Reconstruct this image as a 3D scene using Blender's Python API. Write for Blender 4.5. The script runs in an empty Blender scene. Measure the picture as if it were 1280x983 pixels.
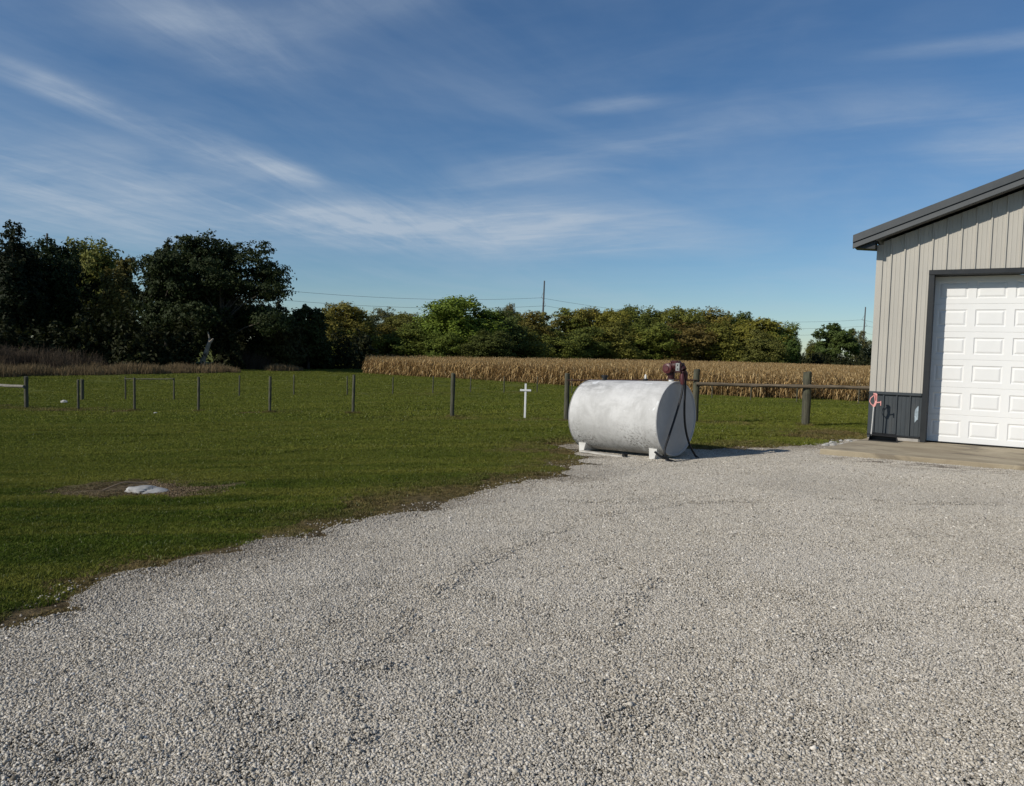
import bpy, bmesh, math, random
import numpy as np
from mathutils import Vector, Matrix, Euler

sc = bpy.context.scene
C = sc.collection
PI = math.pi
rng = np.random.default_rng(7)
random.seed(7)

# ------------------------------------------------------------------ camera
EYE = (0.0, 0.0, 1.55)
PITCH = math.atan(51.5 / 950.0)
ROLL = 0.028
f = Vector((0, math.cos(PITCH), -math.sin(PITCH)))
r0 = Vector((1, 0, 0)); u0 = Vector((0, math.sin(PITCH), math.cos(PITCH)))
r1 = r0 * math.cos(ROLL) + u0 * math.sin(ROLL)
u1 = u0 * math.cos(ROLL) - r0 * math.sin(ROLL)
cam_d = bpy.data.cameras.new('camera'); cam = bpy.data.objects.new('camera', cam_d); C.objects.link(cam)
m = Matrix((r1, u1, -f)).transposed().to_4x4(); m.translation = EYE
cam.matrix_world = m
cam_d.sensor_fit = 'HORIZONTAL'; cam_d.sensor_width = 36; cam_d.lens = 36 * 950 / 1280
cam_d.clip_start = 0.05; cam_d.clip_end = 6000
sc.camera = cam

# ------------------------------------------------------------------ sun and sky
SUN_EL = math.radians(31.0)
SUN_H = Vector((-0.885, -0.465, 0)).normalized()          # horizontal direction towards the sun
sun_vec = Vector((SUN_H.x * math.cos(SUN_EL), SUN_H.y * math.cos(SUN_EL), math.sin(SUN_EL)))
sun_d = bpy.data.lights.new('sun', 'SUN'); sun_d.energy = 4.1; sun_d.angle = math.radians(0.53)
sun_d.color = (1.0, 0.935, 0.83)
sun = bpy.data.objects.new('sun', sun_d); C.objects.link(sun)
sun.rotation_euler = (-sun_vec).to_track_quat('-Z', 'Y').to_euler()
sun.location = (-40, -10, 40)

world = bpy.data.worlds.new('World'); sc.world = world; world.use_nodes = True
nt = world.node_tree; N = nt.nodes; L = nt.links
for n in list(N): N.remove(n)

def wn(t, **k):
    n = N.new(t)
    for a, b in k.items(): setattr(n, a, b)
    return n

def wmath(op, a, b=None, c=None, clamp=False):
    n = wn('ShaderNodeMath', operation=op, use_clamp=clamp)
    for i, v in enumerate((a, b, c)):
        if v is None: continue
        if isinstance(v, (int, float)): n.inputs[i].default_value = v
        else: L.new(v, n.inputs[i])
    return n.outputs[0]

sky = wn('ShaderNodeTexSky', sky_type='NISHITA', sun_disc=False)
sky.sun_elevation = SUN_EL; sky.sun_rotation = math.atan2(SUN_H.x, SUN_H.y) % (2 * PI)
sky.altitude = 200; sky.air_density = 1.0; sky.dust_density = 0.15; sky.ozone_density = 2.0
tc = wn('ShaderNodeTexCoord')
sep = wn('ShaderNodeSeparateXYZ'); L.new(tc.outputs['Generated'], sep.inputs[0])
zz = wmath('ADD', wmath('MAXIMUM', sep.outputs[2], 0.0), 0.10)
cx = wmath('DIVIDE', sep.outputs[0], zz); cy = wmath('DIVIDE', sep.outputs[1], zz)
comb = wn('ShaderNodeCombineXYZ'); L.new(cx, comb.inputs[0]); L.new(cy, comb.inputs[1])

def wnoise(vec, scale, detail, rough, dist=0.0, rot=0.0, sx=1.0, sy=1.0, off=(0, 0, 0)):
    mp = wn('ShaderNodeMapping'); mp.vector_type = 'TEXTURE'
    mp.inputs['Location'].default_value = off
    mp.inputs['Rotation'].default_value = (0, 0, rot); mp.inputs['Scale'].default_value = (sx, sy, 1)
    L.new(vec, mp.inputs[0])
    n = wn('ShaderNodeTexNoise'); n.inputs['Scale'].default_value = scale; n.inputs['Detail'].default_value = detail
    n.inputs['Roughness'].default_value = rough; n.inputs['Distortion'].default_value = dist
    L.new(mp.outputs[0], n.inputs['Vector'])
    return n.outputs['Fac']

def wramp(v, a, b):
    n = wn('ShaderNodeMapRange'); n.interpolation_type = 'SMOOTHSTEP'
    n.inputs['From Min'].default_value = a; n.inputs['From Max'].default_value = b
    L.new(v, n.inputs['Value']); return n.outputs['Result']

P = comb.outputs[0]
veil = wramp(wnoise(P, 1.0, 5, 0.55, 0.6, 0.9, 1.3, 0.8, (1.2, 0.4, 0)), 0.38, 0.75)       # broad thin veil
wisp = wramp(wnoise(P, 1.0, 9, 0.64, 0.9, 1.19, 0.7, 0.17, (3.1, 1.7, 0)), 0.30, 0.80)    # combed fibres, two sets
wisp2 = wramp(wnoise(P, 1.0, 8, 0.62, 0.8, -0.42, 0.75, 0.20, (8.1, 5.2, 0)), 0.34, 0.82)
fine = wramp(wnoise(P, 1.0, 7, 0.7, 0.6, 0.2, 0.22, 0.07), 0.3, 0.75)

def blob(x, y, rx, ry, rot):                       # a cirrus patch: an ellipse on the cloud layer
    mp = wn('ShaderNodeMapping'); mp.vector_type = 'TEXTURE'
    mp.inputs['Location'].default_value = (x, y, 0); mp.inputs['Rotation'].default_value = (0, 0, rot)
    mp.inputs['Scale'].default_value = (rx, ry, 1); L.new(P, mp.inputs[0])
    ln = wn('ShaderNodeVectorMath', operation='LENGTH'); L.new(mp.outputs[0], ln.inputs[0])
    return wramp(ln.outputs['Value'], 1.0, 0.0)

patches = None
for (x, y, rx, ry, rot, w) in [
        (-1.33, 2.32, 0.48, 0.13, 1.22, 0.72), (-1.05, 2.85, 0.55, 0.22, 1.15, 0.6), (-0.88, 3.02, 0.30, 0.13, 1.2, 0.75), (-0.1, 3.9, 1.5, 0.85, 0.0, 1.25),
        (-0.85, 3.7, 0.7, 0.40, 0.3, 0.65), (0.15, 2.88, 0.85, 0.28, -0.62, 0.45), (-0.78, 1.95, 0.45, 0.30, 0.9, 0.55), (0.31, 2.33, 0.28, 0.09, -0.35, 0.5),
        (1.0, 2.3, 0.75, 0.26, -0.2, 0.34), (1.15, 1.85, 0.42, 0.08, -0.4, 0.5), (1.6, 2.45, 0.45, 0.35, 0.0, 0.6), (-1.9, 3.4, 1.7, 1.3, 0.4, 0.75), (-0.3, 1.75, 0.5, 0.2, -0.5, 0.3)]:
    b = wmath('MULTIPLY', blob(x, y, rx, ry, rot), w)
    patches = b if patches is None else wmath('ADD', patches, b)
lr = wramp(cx, -0.75, 0.25)                        # the fibres turn from one side of the sky to the other
wm = wn('ShaderNodeMix', data_type='FLOAT'); L.new(lr, wm.inputs[0]); L.new(wisp, wm.inputs[2]); L.new(wisp2, wm.inputs[3])
puff = wramp(wnoise(P, 1.0, 8, 0.6, 0.5, -0.1, 0.55, 0.34, (2.0, 7.0, 0)), 0.30, 0.72)
fib = wmath('MULTIPLY', wmath('ADD', wmath('MULTIPLY', wm.outputs[0], 0.65), wmath('MULTIPLY', puff, 0.50)), wmath('ADD', wmath('MULTIPLY', fine, 0.22), 0.85))
dens = wmath('ADD', wmath('MULTIPLY', veil, 0.16), wmath('MULTIPLY', fib, wmath('ADD', wmath('MULTIPLY', patches, 0.62), 0.08)))
dens = wmath('ADD', dens, wmath('MULTIPLY', patches, 0.21))
dens = wmath('MINIMUM', dens, 0.75)
dens = wmath('MULTIPLY', dens, wramp(sep.outputs[2], 0.0, 0.10))
hs = wn('ShaderNodeHueSaturation'); hs.inputs['Saturation'].default_value = 1.10; hs.inputs['Value'].default_value = 1.0
tint = wn('ShaderNodeMix', data_type='RGBA', blend_type='MULTIPLY'); tint.inputs['Factor'].default_value = 1.0; tint.inputs['B'].default_value = (0.86, 1.01, 1.17, 1)
L.new(sky.outputs[0], tint.inputs['A']); L.new(tint.outputs['Result'], hs.inputs['Color'])
mixc = wn('ShaderNodeMix', data_type='RGBA'); mixc.inputs['B'].default_value = (6.4, 7.4, 8.6, 1)
L.new(dens, mixc.inputs['Factor']); L.new(hs.outputs[0], mixc.inputs['A'])
bg = wn('ShaderNodeBackground'); bg.inputs['Strength'].default_value = 0.073
L.new(mixc.outputs['Result'], bg.inputs['Color'])
wo = wn('ShaderNodeOutputWorld'); L.new(bg.outputs[0], wo.inputs[0])

sc.view_settings.view_transform = 'Standard'; sc.view_settings.look = 'None'
sc.view_settings.exposure = 0.0; sc.view_settings.gamma = 1.0; sc.view_settings.use_curve_mapping = False
sc.render.engine = 'CYCLES'
sc.cycles.max_bounces = 6; sc.cycles.diffuse_bounces = 3; sc.cycles.glossy_bounces = 2
sc.cycles.transmission_bounces = 2; sc.cycles.transparent_max_bounces = 4
sc.cycles.use_denoising = True; sc.cycles.denoiser = 'OPENIMAGEDENOISE'; sc.cycles.denoising_input_passes = 'RGB_ALBEDO_NORMAL'
sc.cycles.use_adaptive_sampling = True; sc.cycles.adaptive_threshold = 0.01

# ------------------------------------------------------------------ material helpers
class NT:
    def __init__(s, name):
        s.m = bpy.data.materials.new(name); s.m.use_nodes = True
        s.t = s.m.node_tree; s.t.nodes.clear(); s.geo = None
    def n(s, t, **k):
        x = s.t.nodes.new(t)
        for a, b in k.items(): setattr(x, a, b)
        return x
    def put(s, sock, v):
        if v is None: return
        if hasattr(v, 'is_output'): s.t.links.new(v, sock)
        elif isinstance(v, (tuple, list)) and len(v) == 3 and sock.type == 'RGBA': sock.default_value = (*v, 1)
        else: sock.default_value = v
    def pos(s):
        if s.geo is None: s.geo = s.n('ShaderNodeNewGeometry')
        return s.geo.outputs['Position']
    def island(s):
        s.pos(); return s.geo.outputs['Random Per Island']
    def obj(s): return s.n('ShaderNodeTexCoord').outputs['Object']
    def noise(s, vec, scale, detail=4, rough=0.55, dist=0.0, sc3=None, rot=0.0):
        if sc3:
            mp = s.n('ShaderNodeMapping'); mp.inputs['Scale'].default_value = sc3
            mp.inputs['Rotation'].default_value = (0, 0, rot); s.put(mp.inputs[0], vec); vec = mp.outputs[0]
        x = s.n('ShaderNodeTexNoise'); s.put(x.inputs['Vector'], vec)
        x.inputs['Scale'].default_value = scale; x.inputs['Detail'].default_value = detail
        x.inputs['Roughness'].default_value = rough; x.inputs['Distortion'].default_value = dist
        return x.outputs['Fac']
    def math(s, op, a, b=None, clamp=False):
        x = s.n('ShaderNodeMath', operation=op, use_clamp=clamp); s.put(x.inputs[0], a); s.put(x.inputs[1], b); return x.outputs[0]
    def step(s, v, a, b):
        x = s.n('ShaderNodeMapRange'); x.interpolation_type = 'SMOOTHSTEP'; s.put(x.inputs['Value'], v)
        x.inputs['From Min'].default_value = a; x.inputs['From Max'].default_value = b; return x.outputs['Result']
    def mix(s, fac, a, b, mode='MIX'):
        x = s.n('ShaderNodeMix', data_type='RGBA', blend_type=mode); s.put(x.inputs['Factor'], fac)
        s.put(x.inputs['A'], a); s.put(x.inputs['B'], b); return x.outputs['Result']
    def ramp(s, v, stops):
        x = s.n('ShaderNodeValToRGB'); cr = x.color_ramp
        while len(cr.elements) < len(stops): cr.elements.new(0.5)
        for e, (p, c) in zip(cr.elements, stops): e.position = p; e.color = (*c, 1)
        s.put(x.inputs[0], v); return x.outputs[0]
    def attr(s, name, typ='GEOMETRY'):
        x = s.n('ShaderNodeAttribute', attribute_name=name); x.attribute_type = typ; return x
    def bump(s, h, strength, dist):
        x = s.n('ShaderNodeBump'); x.inputs['Strength'].default_value = strength; x.inputs['Distance'].default_value = dist
        s.put(x.inputs['Height'], h); return x.outputs[0]
    def bsdf(s, col, rough=0.8, metal=0.0, spec=0.5, normal=None, **kw):
        b = s.n('ShaderNodeBsdfPrincipled'); s.put(b.inputs['Base Color'], col); s.put(b.inputs['Roughness'], rough)
        s.put(b.inputs['Metallic'], metal); s.put(b.inputs['Specular IOR Level'], spec)
        if normal is not None: s.put(b.inputs['Normal'], normal)
        for k, v in kw.items(): s.put(b.inputs[k], v)
        return b.outputs[0]
    def out(s, sh):
        o = s.n('ShaderNodeOutputMaterial'); s.t.links.new(sh, o.inputs[0]); return s.m

MATS = {}
def simple(name, col, rough=0.6, var=0.12, scale=6.0, metal=0.0, spec=0.4, bump=0.0, bscale=40.0, dirt=None, dirt_amt=0.5, sc3=None):
    if name in MATS: return MATS[name]
    t = NT(name); o = t.obj()
    a = t.noise(o, scale, 6, 0.6, 0.2, sc3)
    lo = tuple(c * (1 - var) for c in col); hi = tuple(min(1, c * (1 + var)) for c in col)
    c = t.mix(t.step(a, 0.3, 0.7), lo, hi)
    if dirt:
        d = t.noise(o, scale * 0.7, 8, 0.68, 0.4, sc3)
        c = t.mix(t.math('MULTIPLY', t.step(d, 0.52, 0.75), dirt_amt), c, dirt)
    rr = t.math('ADD', t.math('MULTIPLY', t.noise(o, scale * 2.3, 4), 0.25), rough - 0.12)
    nm = t.bump(t.noise(o, bscale, 5, 0.6, 0, sc3), bump, 0.01) if bump else None
    MATS[name] = t.out(t.bsdf(c, rr, metal, spec, nm)); return MATS[name]

# ------------------------------------------------------------------ mesh helpers
def mesh_np(name, V, polys, smooth=False):
    V = np.asarray(V, dtype=np.float32); me = bpy.data.meshes.new(name)
    me.vertices.add(len(V)); me.vertices.foreach_set('co', V.ravel())
    polys = [np.asarray(p, dtype=np.int32) for p in (polys if isinstance(polys, list) else [polys]) if len(p)]
    nl = sum(p.size for p in polys); npoly = sum(len(p) for p in polys)
    me.loops.add(nl); me.loops.foreach_set('vertex_index', np.concatenate([p.ravel() for p in polys]))
    me.polygons.add(npoly)
    st = []; o = 0
    for p in polys:
        st.append(o + np.arange(len(p)) * p.shape[1]); o += p.size
    me.polygons.foreach_set('loop_start', np.concatenate(st).astype(np.int32))
    me.update(calc_edges=True); me.validate()
    if smooth: me.polygons.foreach_set('use_smooth', np.ones(npoly, dtype=bool))
    return me

def link(name, me, mat=None, parent=None, loc=None, rot=None):
    o = bpy.data.objects.new(name, me); C.objects.link(o)
    if mat is not None and me is not None and not len(me.materials): me.materials.append(mat)
    if parent is not None: o.parent = parent
    if loc is not None: o.location = loc
    if rot is not None: o.rotation_euler = rot
    return o

def empty(name, loc=(0, 0, 0), rotz=0.0):
    o = bpy.data.objects.new(name, None); C.objects.link(o); o.location = loc; o.rotation_euler = (0, 0, rotz)
    o.empty_display_size = 0.1; return o

def tag(o, label=None, cat=None, group=None, kind=None):
    if label: o['label'] = label
    if cat: o['category'] = cat
    if group: o['group'] = group
    if kind: o['kind'] = kind
    return o

class MB:
    """collects shapes in one bmesh"""
    def __init__(s): s.b = bmesh.new()
    def box(s, c, size, bevel=0.0, rot=None):
        r = bmesh.ops.create_cube(s.b, size=1.0); vs = r['verts']
        bmesh.ops.scale(s.b, vec=size, verts=vs)
        if bevel > 0:
            es = list({e for v in vs for e in v.link_edges})
            q = bmesh.ops.bevel(s.b, geom=es, offset=bevel, segments=1, affect='EDGES', profile=0.5)
            vs = list({v for fc in q['faces'] for v in fc.verts} | {v for v in vs if v.is_valid})
        if rot is not None: bmesh.ops.rotate(s.b, cent=(0, 0, 0), matrix=rot, verts=vs)
        bmesh.ops.translate(s.b, vec=c, verts=vs); return s
    def tube(s, pts, rad, seg=8, cap=True, jitter=0.0):
        pts = [Vector(p) for p in pts]
        if not hasattr(rad, '__len__'): rad = [rad] * len(pts)
        rings = []; up = None
        for i, p in enumerate(pts):
            d = (pts[min(i + 1, len(pts) - 1)] - pts[max(i - 1, 0)]).normalized()
            if up is None: up = Vector((0, 0, 1)) if abs(d.z) < 0.9 else Vector((1, 0, 0))
            a = d.cross(up).normalized(); b_ = a.cross(d).normalized(); up = b_
            ring = []
            for k in range(seg):
                t = 2 * PI * k / seg; rr = rad[i] * (1 + random.uniform(-jitter, jitter))
                ring.append(s.b.verts.new(p + a * math.cos(t) * rr + b_ * math.sin(t) * rr))
            rings.append(ring)
        for i in range(len(rings) - 1):
            for k in range(seg):
                s.b.faces.new((rings[i][k], rings[i][(k + 1) % seg], rings[i + 1][(k + 1) % seg], rings[i + 1][k]))
        if cap:
            s.b.faces.new(list(reversed(rings[0]))); s.b.faces.new(rings[-1])
        return s
    def prism(s, poly, vec):
        """closed polygon (3-D points) extruded along vec"""
        vec = Vector(vec); a = [s.b.verts.new(p) for p in poly]; b_ = [s.b.verts.new(Vector(p) + vec) for p in poly]
        s.b.faces.new(a); s.b.faces.new(list(reversed(b_)))
        for i in range(len(a)):
            j = (i + 1) % len(a); s.b.faces.new((a[j], a[i], b_[i], b_[j]))
        return s
    def mesh(s, name, smooth=False, angle=None):
        bmesh.ops.recalc_face_normals(s.b, faces=s.b.faces)
        me = bpy.data.meshes.new(name); s.b.to_mesh(me); s.b.free()
        if smooth:
            me.polygons.foreach_set('use_smooth', np.ones(len(me.polygons), dtype=bool))
            if angle is not None: me.set_sharp_from_angle(angle=math.radians(angle))
        return me
    def obj(s, name, mat, parent=None, smooth=False, angle=35, loc=None, rot=None):
        return link(name, s.mesh(name, smooth, angle), mat, parent, loc, rot)

# ------------------------------------------------------------------ terrain
def smin(a, b, k):
    h = np.clip(.5 + .5 * (b - a) / k, 0, 1); return b + (a - b) * h - k * h * (1 - h)
def sst(x, a, b):
    t = np.clip((np.asarray(x, float) - a) / (b - a), 0, 1); return t * t * (3 - 2 * t)
def H(X, Y):
    """the yard is a low rise that falls to the fields on the left and beyond the fence"""
    X = np.asarray(X, float); Y = np.asarray(Y, float)
    pl = .0474 * X - .0143 * Y
    z = smin(smin(pl, .05, .25), .05 - 1.65 * sst(Y, 20, 50), .3)
    lo = -1.6 - .45 * sst(-X, 12, 24) * sst(Y, 30, 44) * (1 - sst(Y, 50, 75))
    return -smin(-z, -lo, .4)
def h1(x, y): return float(H(x, y))
def wob(X, Y, s, seed=0):
    """cheap smooth noise, about -1..1"""
    r = np.random.default_rng(seed); v = 0
    for k in range(7):
        a = r.uniform(0, 2 * PI); q = s * (0.6 + 0.42 * k); ph = r.uniform(0, 6.28)
        v = v + np.sin((X * np.cos(a) + Y * np.sin(a)) * q + ph + 1.3 * np.sin((X * np.sin(a) - Y * np.cos(a)) * q * .7 + ph * 2))
    return v / 3.2

GEDGE = [(-3.35, -3.0), (-3.2, 1.0), (-3.1, 3.2), (-3.05, 4.2), (-2.97, 4.9), (-2.86, 5.36), (-2.6, 5.92), (-2.12, 6.53), (-1.44, 7.32), (-.69, 8.49),
         (.03, 9.43), (.68, 10.18), (1.17, 11.2), (1.38, 12.2), (1.2, 13.2), (1.0, 14.0), (1.45, 14.45), (2.2, 14.1), (2.9, 13.35),
         (3.6, 13.15), (4.61, 13.55), (5.6, 14.05), (6.4, 14.75), (7.1, 15.25), (8.2, 15.3), (22, 9), (22, -3)]
def densify(p, step):
    o = []
    for i in range(len(p)):
        a = np.array(p[i]); b = np.array(p[(i + 1) % len(p)]); n = max(1, int(np.linalg.norm(b - a) / step))
        for k in range(n): o.append(a + (b - a) * k / n)
    return np.array(o)
gp = densify(GEDGE, 0.12)
gw = wob(gp[:, 0], gp[:, 1], 3.0, 3) * .04 + wob(gp[:, 0], gp[:, 1], 9.0, 4) * .02
nrm = np.roll(gp, -1, 0) - np.roll(gp, 1, 0); nrm = np.stack([-nrm[:, 1], nrm[:, 0]], 1); nrm /= np.linalg.norm(nrm, axis=1)[:, None] + 1e-9
GP = gp + nrm * gw[:, None]
def inpoly(X, Y, P):
    ins = np.zeros(X.shape, bool); n = len(P); j = n - 1
    for i in range(n):
        xi, yi = P[i]; xj, yj = P[j]
        c = ((yi > Y) != (yj > Y)) & (X < (xj - xi) * (Y - yi) / (yj - yi + 1e-12) + xi)
        ins ^= c; j = i
    return ins
def sdist(X, Y, P):
    """distance to the gravel's edge, negative on the gravel"""
    X = np.asarray(X, float); Y = np.asarray(Y, float); d = np.full(X.shape, 1e9)
    for i in range(len(P)):
        a = P[i]; b = P[(i + 1) % len(P)]; e = b - a; l = e @ e + 1e-12
        t = np.clip(((X - a[0]) * e[0] + (Y - a[1]) * e[1]) / l, 0, 1)
        d = np.minimum(d, np.hypot(X - a[0] - e[0] * t, Y - a[1] - e[1] * t))
    return np.where(inpoly(X, Y, P), -d, d)

NEAR_POSTS = [(7.14, 18.38), (4.56, 18.84), (1.41, 19.41), (-1.72, 21.94), (-4.99, 23.86), (-8.29, 25.98), (-11.28, 27.3), (-14.26, 28.66), (-17.16, 30.02), (-20.28, 31.67), (-23.6, 33.1)]
FAR_POSTS = [(-22.42, 39.58), (-20.19, 39.64), (-17.2, 38.6), (-15.5, 43.12), (-13.4, 46.6), (-10.5, 48.36), (-7.96, 50.67), (-5.52, 52.91), (-3.03, 55.26), (-.6, 56.53),
             (1.89, 57.4), (4.5, 57.3), (7.1, 57.1), (9.7, 56.9), (12.3, 56.7), (14.86, 56.4), (17.3, 55.0), (20.6, 54.9), (25.03, 54.8), (28.2, 54.8)]
CORN_A = np.array((-18.5, 93.0)); CORN_B = np.array((19.2, 58.2)); CORN_D = np.array((34.0, 58.4))

def linedist(X, Y, pts):
    d = np.full(np.shape(X), 1e9)
    for a, b in zip(pts[:-1], pts[1:]):
        a = np.array(a); b = np.array(b); e = b - a; t = np.clip(((X - a[0]) * e[0] + (Y - a[1]) * e[1]) / (e @ e), 0, 1)
        d = np.minimum(d, np.hypot(X - a[0] - e[0] * t, Y - a[1] - e[1] * t))
    return d

def dirt_patch(X, Y):
    """bare soil round the half-buried rock"""
    c = np.array((-4.85, 9.85)); ax = np.array((2.78, -.65)); ax /= np.linalg.norm(ax)
    u = (X - c[0]) * ax[0] + (Y - c[1]) * ax[1]; v = -(X - c[0]) * ax[1] + (Y - c[1]) * ax[0]
    q = np.hypot(u / 1.45, v / .86) + wob(X, Y, 3.2, 21) * .20 + wob(X, Y, 9.0, 22) * .16
    return 1 - sst(q, .60, 1.10)

def dryness(X, Y, sd):
    n = wob(X, Y, 1.1, 11); n2 = wob(X, Y, 4.0, 12)
    w = .72 + .34 * n + .20 * n2
    edge = 1 - sst(sd, w * .35, w * 1.5)
    tank = (1 - sst(np.hypot((X - 1.0) / 1.6, (Y - 13.6) / 1.9), .45, 1.05)) * np.clip(.55 + .6 * n2, 0, 1)
    barn = (1 - sst(np.hypot((X - 7.0) / 1.7, (Y - 16.3) / 1.5), .5, 1.1)) * np.clip(.55 + .6 * n2, 0, 1)
    spur = (1 - sst(np.hypot((X - .75) / .8, (Y - 11.0) / 1.3), .5, 1.0)) * np.clip(.5 + .7 * n2, 0, 1)
    fl = (1 - sst(linedist(X, Y, NEAR_POSTS), .12, .55)) * np.clip(.4 + .75 * n, 0, 1)
    ff = (1 - sst(linedist(X, Y, FAR_POSTS), .12, .5)) * np.clip(.25 + .6 * n, 0, 1) * .8
    return np.clip(np.maximum.reduce([edge, tank, barn, spur, fl, ff]), 0, 1)

xs = np.concatenate([-np.geomspace(1500, 27, 60), np.arange(-26, 14.01, .25), np.geomspace(14.6, 1500, 60)])
ys = np.concatenate([[-300, -120, -50, -20, -8], np.arange(-2, 33.01, .25), np.geomspace(33.6, 3500, 90)])
GX, GY = np.meshgrid(xs, ys); nx, ny = len(xs), len(ys)
fx, fy = GX.ravel(), GY.ravel()
SD = np.full(fx.shape, 99.0); nearm = (np.abs(fx) < 30) & (fy < 40); SD[nearm] = sdist(fx[nearm], fy[nearm], GP)
fz = H(fx, fy) - .05 * (SD < -.25) - .04 * sst(-SD, 0, .25) * (SD < 90)
fz = fz + .012 * wob(fx, fy, 1.7, 31) * (fy < 40) + .03 * wob(fx, fy, .5, 32) * (fy > 15) * (fy < 90)
ii = np.arange(nx * ny).reshape(ny, nx)
quads = np.stack([ii[:-1, :-1], ii[:-1, 1:], ii[1:, 1:], ii[1:, :-1]], -1).reshape(-1, 4)
gme = mesh_np('lawn', np.stack([fx, fy, fz], 1), quads, True)
DRY = np.where(SD < 90, dryness(fx, fy, SD), 0.0)
DRY = np.where((SD >= 90) & (fy < 80), (1 - sst(linedist(fx, fy, FAR_POSTS), .2, .9)) * .5, DRY)
SOIL = np.maximum(dirt_patch(fx, fy) * (fy < 30), np.where(SD < 90, (1 - sst(SD, .05, .38 + .25 * wob(fx, fy, 2.2, 91))) * .75, 0))
soil_field = (fy < 170) & (fx > -19 + (fy - 93) * .0) & (fx - CORN_A[0] > -(0.2)) & ((fy - CORN_A[1]) > (fx - CORN_A[0]) * (CORN_B[1] - CORN_A[1]) / (CORN_B[0] - CORN_A[0])) & (fy > 58)
SOIL = np.maximum(SOIL, np.where(soil_field, .9, 0))
for nm, arr in (('dry', DRY), ('soil', SOIL)):
    a = gme.attributes.new(nm, 'FLOAT', 'POINT'); a.data.foreach_set('value', arr.astype(np.float32))

GREEN_D = (.050, .080, .010); GREEN_M = (.100, .140, .018); GREEN_Y = (.195, .198, .034); STRAW = (.30, .215, .10)
def lawn_colour(t, dry, soil, bl=False):
    p = t.pos()
    big = t.noise(p, .22, 5, .6, .4); mid = t.noise(p, 1.6, 5, .62); fine_ = t.noise(p, 14 if not bl else 7, 5, .7)
    stripe = t.noise(p, .8, 4, .6, .3, (.16, 1.6, 1), .22)
    c = t.mix(t.step(mid, .3, .72), GREEN_D, GREEN_M)
    c = t.mix(t.math('MULTIPLY', t.step(big, .42, .72), .55), c, GREEN_Y)
    c = t.mix(t.math('MULTIPLY', t.step(stripe, .46, .64), .75), c, t.mix(.5, GREEN_Y, (.25, .235, .05)))
    c = t.mix(t.step(fine_, .42, .82), c, t.mix(.55, c, GREEN_Y))
    sp_ = t.n('ShaderNodeSeparateXYZ'); t.put(sp_.inputs[0], p)
    lush = t.step(t.math('ADD', sp_.outputs[1], t.math('MULTIPLY', big, 9.0)), 19.0, 12.5)      # the grass by the drive is lusher and greener
    c = t.mix(t.math('MULTIPLY', t.math('SUBTRACT', 1.0, lush), .55), c, t.mix(.35, (.165, .182, .034), GREEN_Y))
    dcol = t.mix(t.step(fine_, .3, .7), (.072, .05, .024), STRAW)
    d = t.math('MULTIPLY', dry, t.math('ADD', t.step(mid, .2, .55), .35), True)
    c = t.mix(t.math('MULTIPLY', d, .9), c, dcol)
    s = t.mix(t.step(fine_, .32, .68), (.075, .052, .028), (.26, .195, .115))
    return t.mix(soil, c, s), fine_

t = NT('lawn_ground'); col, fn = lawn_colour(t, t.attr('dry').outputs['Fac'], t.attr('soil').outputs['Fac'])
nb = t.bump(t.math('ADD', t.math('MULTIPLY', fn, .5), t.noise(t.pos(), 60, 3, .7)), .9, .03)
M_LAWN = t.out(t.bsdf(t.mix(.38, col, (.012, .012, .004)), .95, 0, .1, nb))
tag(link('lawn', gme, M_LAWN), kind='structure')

# gravel drive: a sheet on top of the ground with its stones
TRACKS = [([(5.88, 8.6), (4.62, 8.48), (3.36, 8.71), (1.98, 8.31), (1.02, 7.73), (.33, 6.79), (-.21, 5.83), (-.51, 5.1), (-.65, 4.41), (-.68, 3.84), (-.69, 3.47), (-.6, 3.0)], .034, .085),
          ([(1.15, 5.49), (.93, 5.2), (.73, 4.63), (.59, 4.06), (.55, 3.66), (.53, 3.33), (.5, 2.9)], .028, .10)]
def grav_z(X, Y, sd):
    return H(X, Y) + .016 + .007 * wob(X, Y, 1.1, 41)
gx = np.arange(-4, 22.01, .2); gy = np.arange(-3, 16.01, .2)
QX, QY = np.meshgrid(gx, gy); qx, qy = QX.ravel(), QY.ravel(); qs = sdist(qx, qy, GP)
jj = np.arange(len(qx)).reshape(QX.shape)
qd = np.stack([jj[:-1, :-1], jj[:-1, 1:], jj[1:, 1:], jj[1:, :-1]], -1).reshape(-1, 4)
keep = (qs[qd] < .14).all(1); qd = qd[keep]
qz = grav_z(qx, qy, qs) - .012 - .075 * sst(qs, -.16, .12)
used = np.unique(qd); remap = -np.ones(len(qx), int); remap[used] = np.arange(len(used))
dme = mesh_np('gravel_drive', np.stack([qx, qy, qz], 1)[used], remap[qd], True)
ea = dme.attributes.new('edge', 'FLOAT', 'POINT'); ea.data.foreach_set('value', (1 - sst(-qs[used], .0, .38 + .2 * wob(qx[used], qy[used], 2.2, 93))).astype(np.float32))

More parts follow.
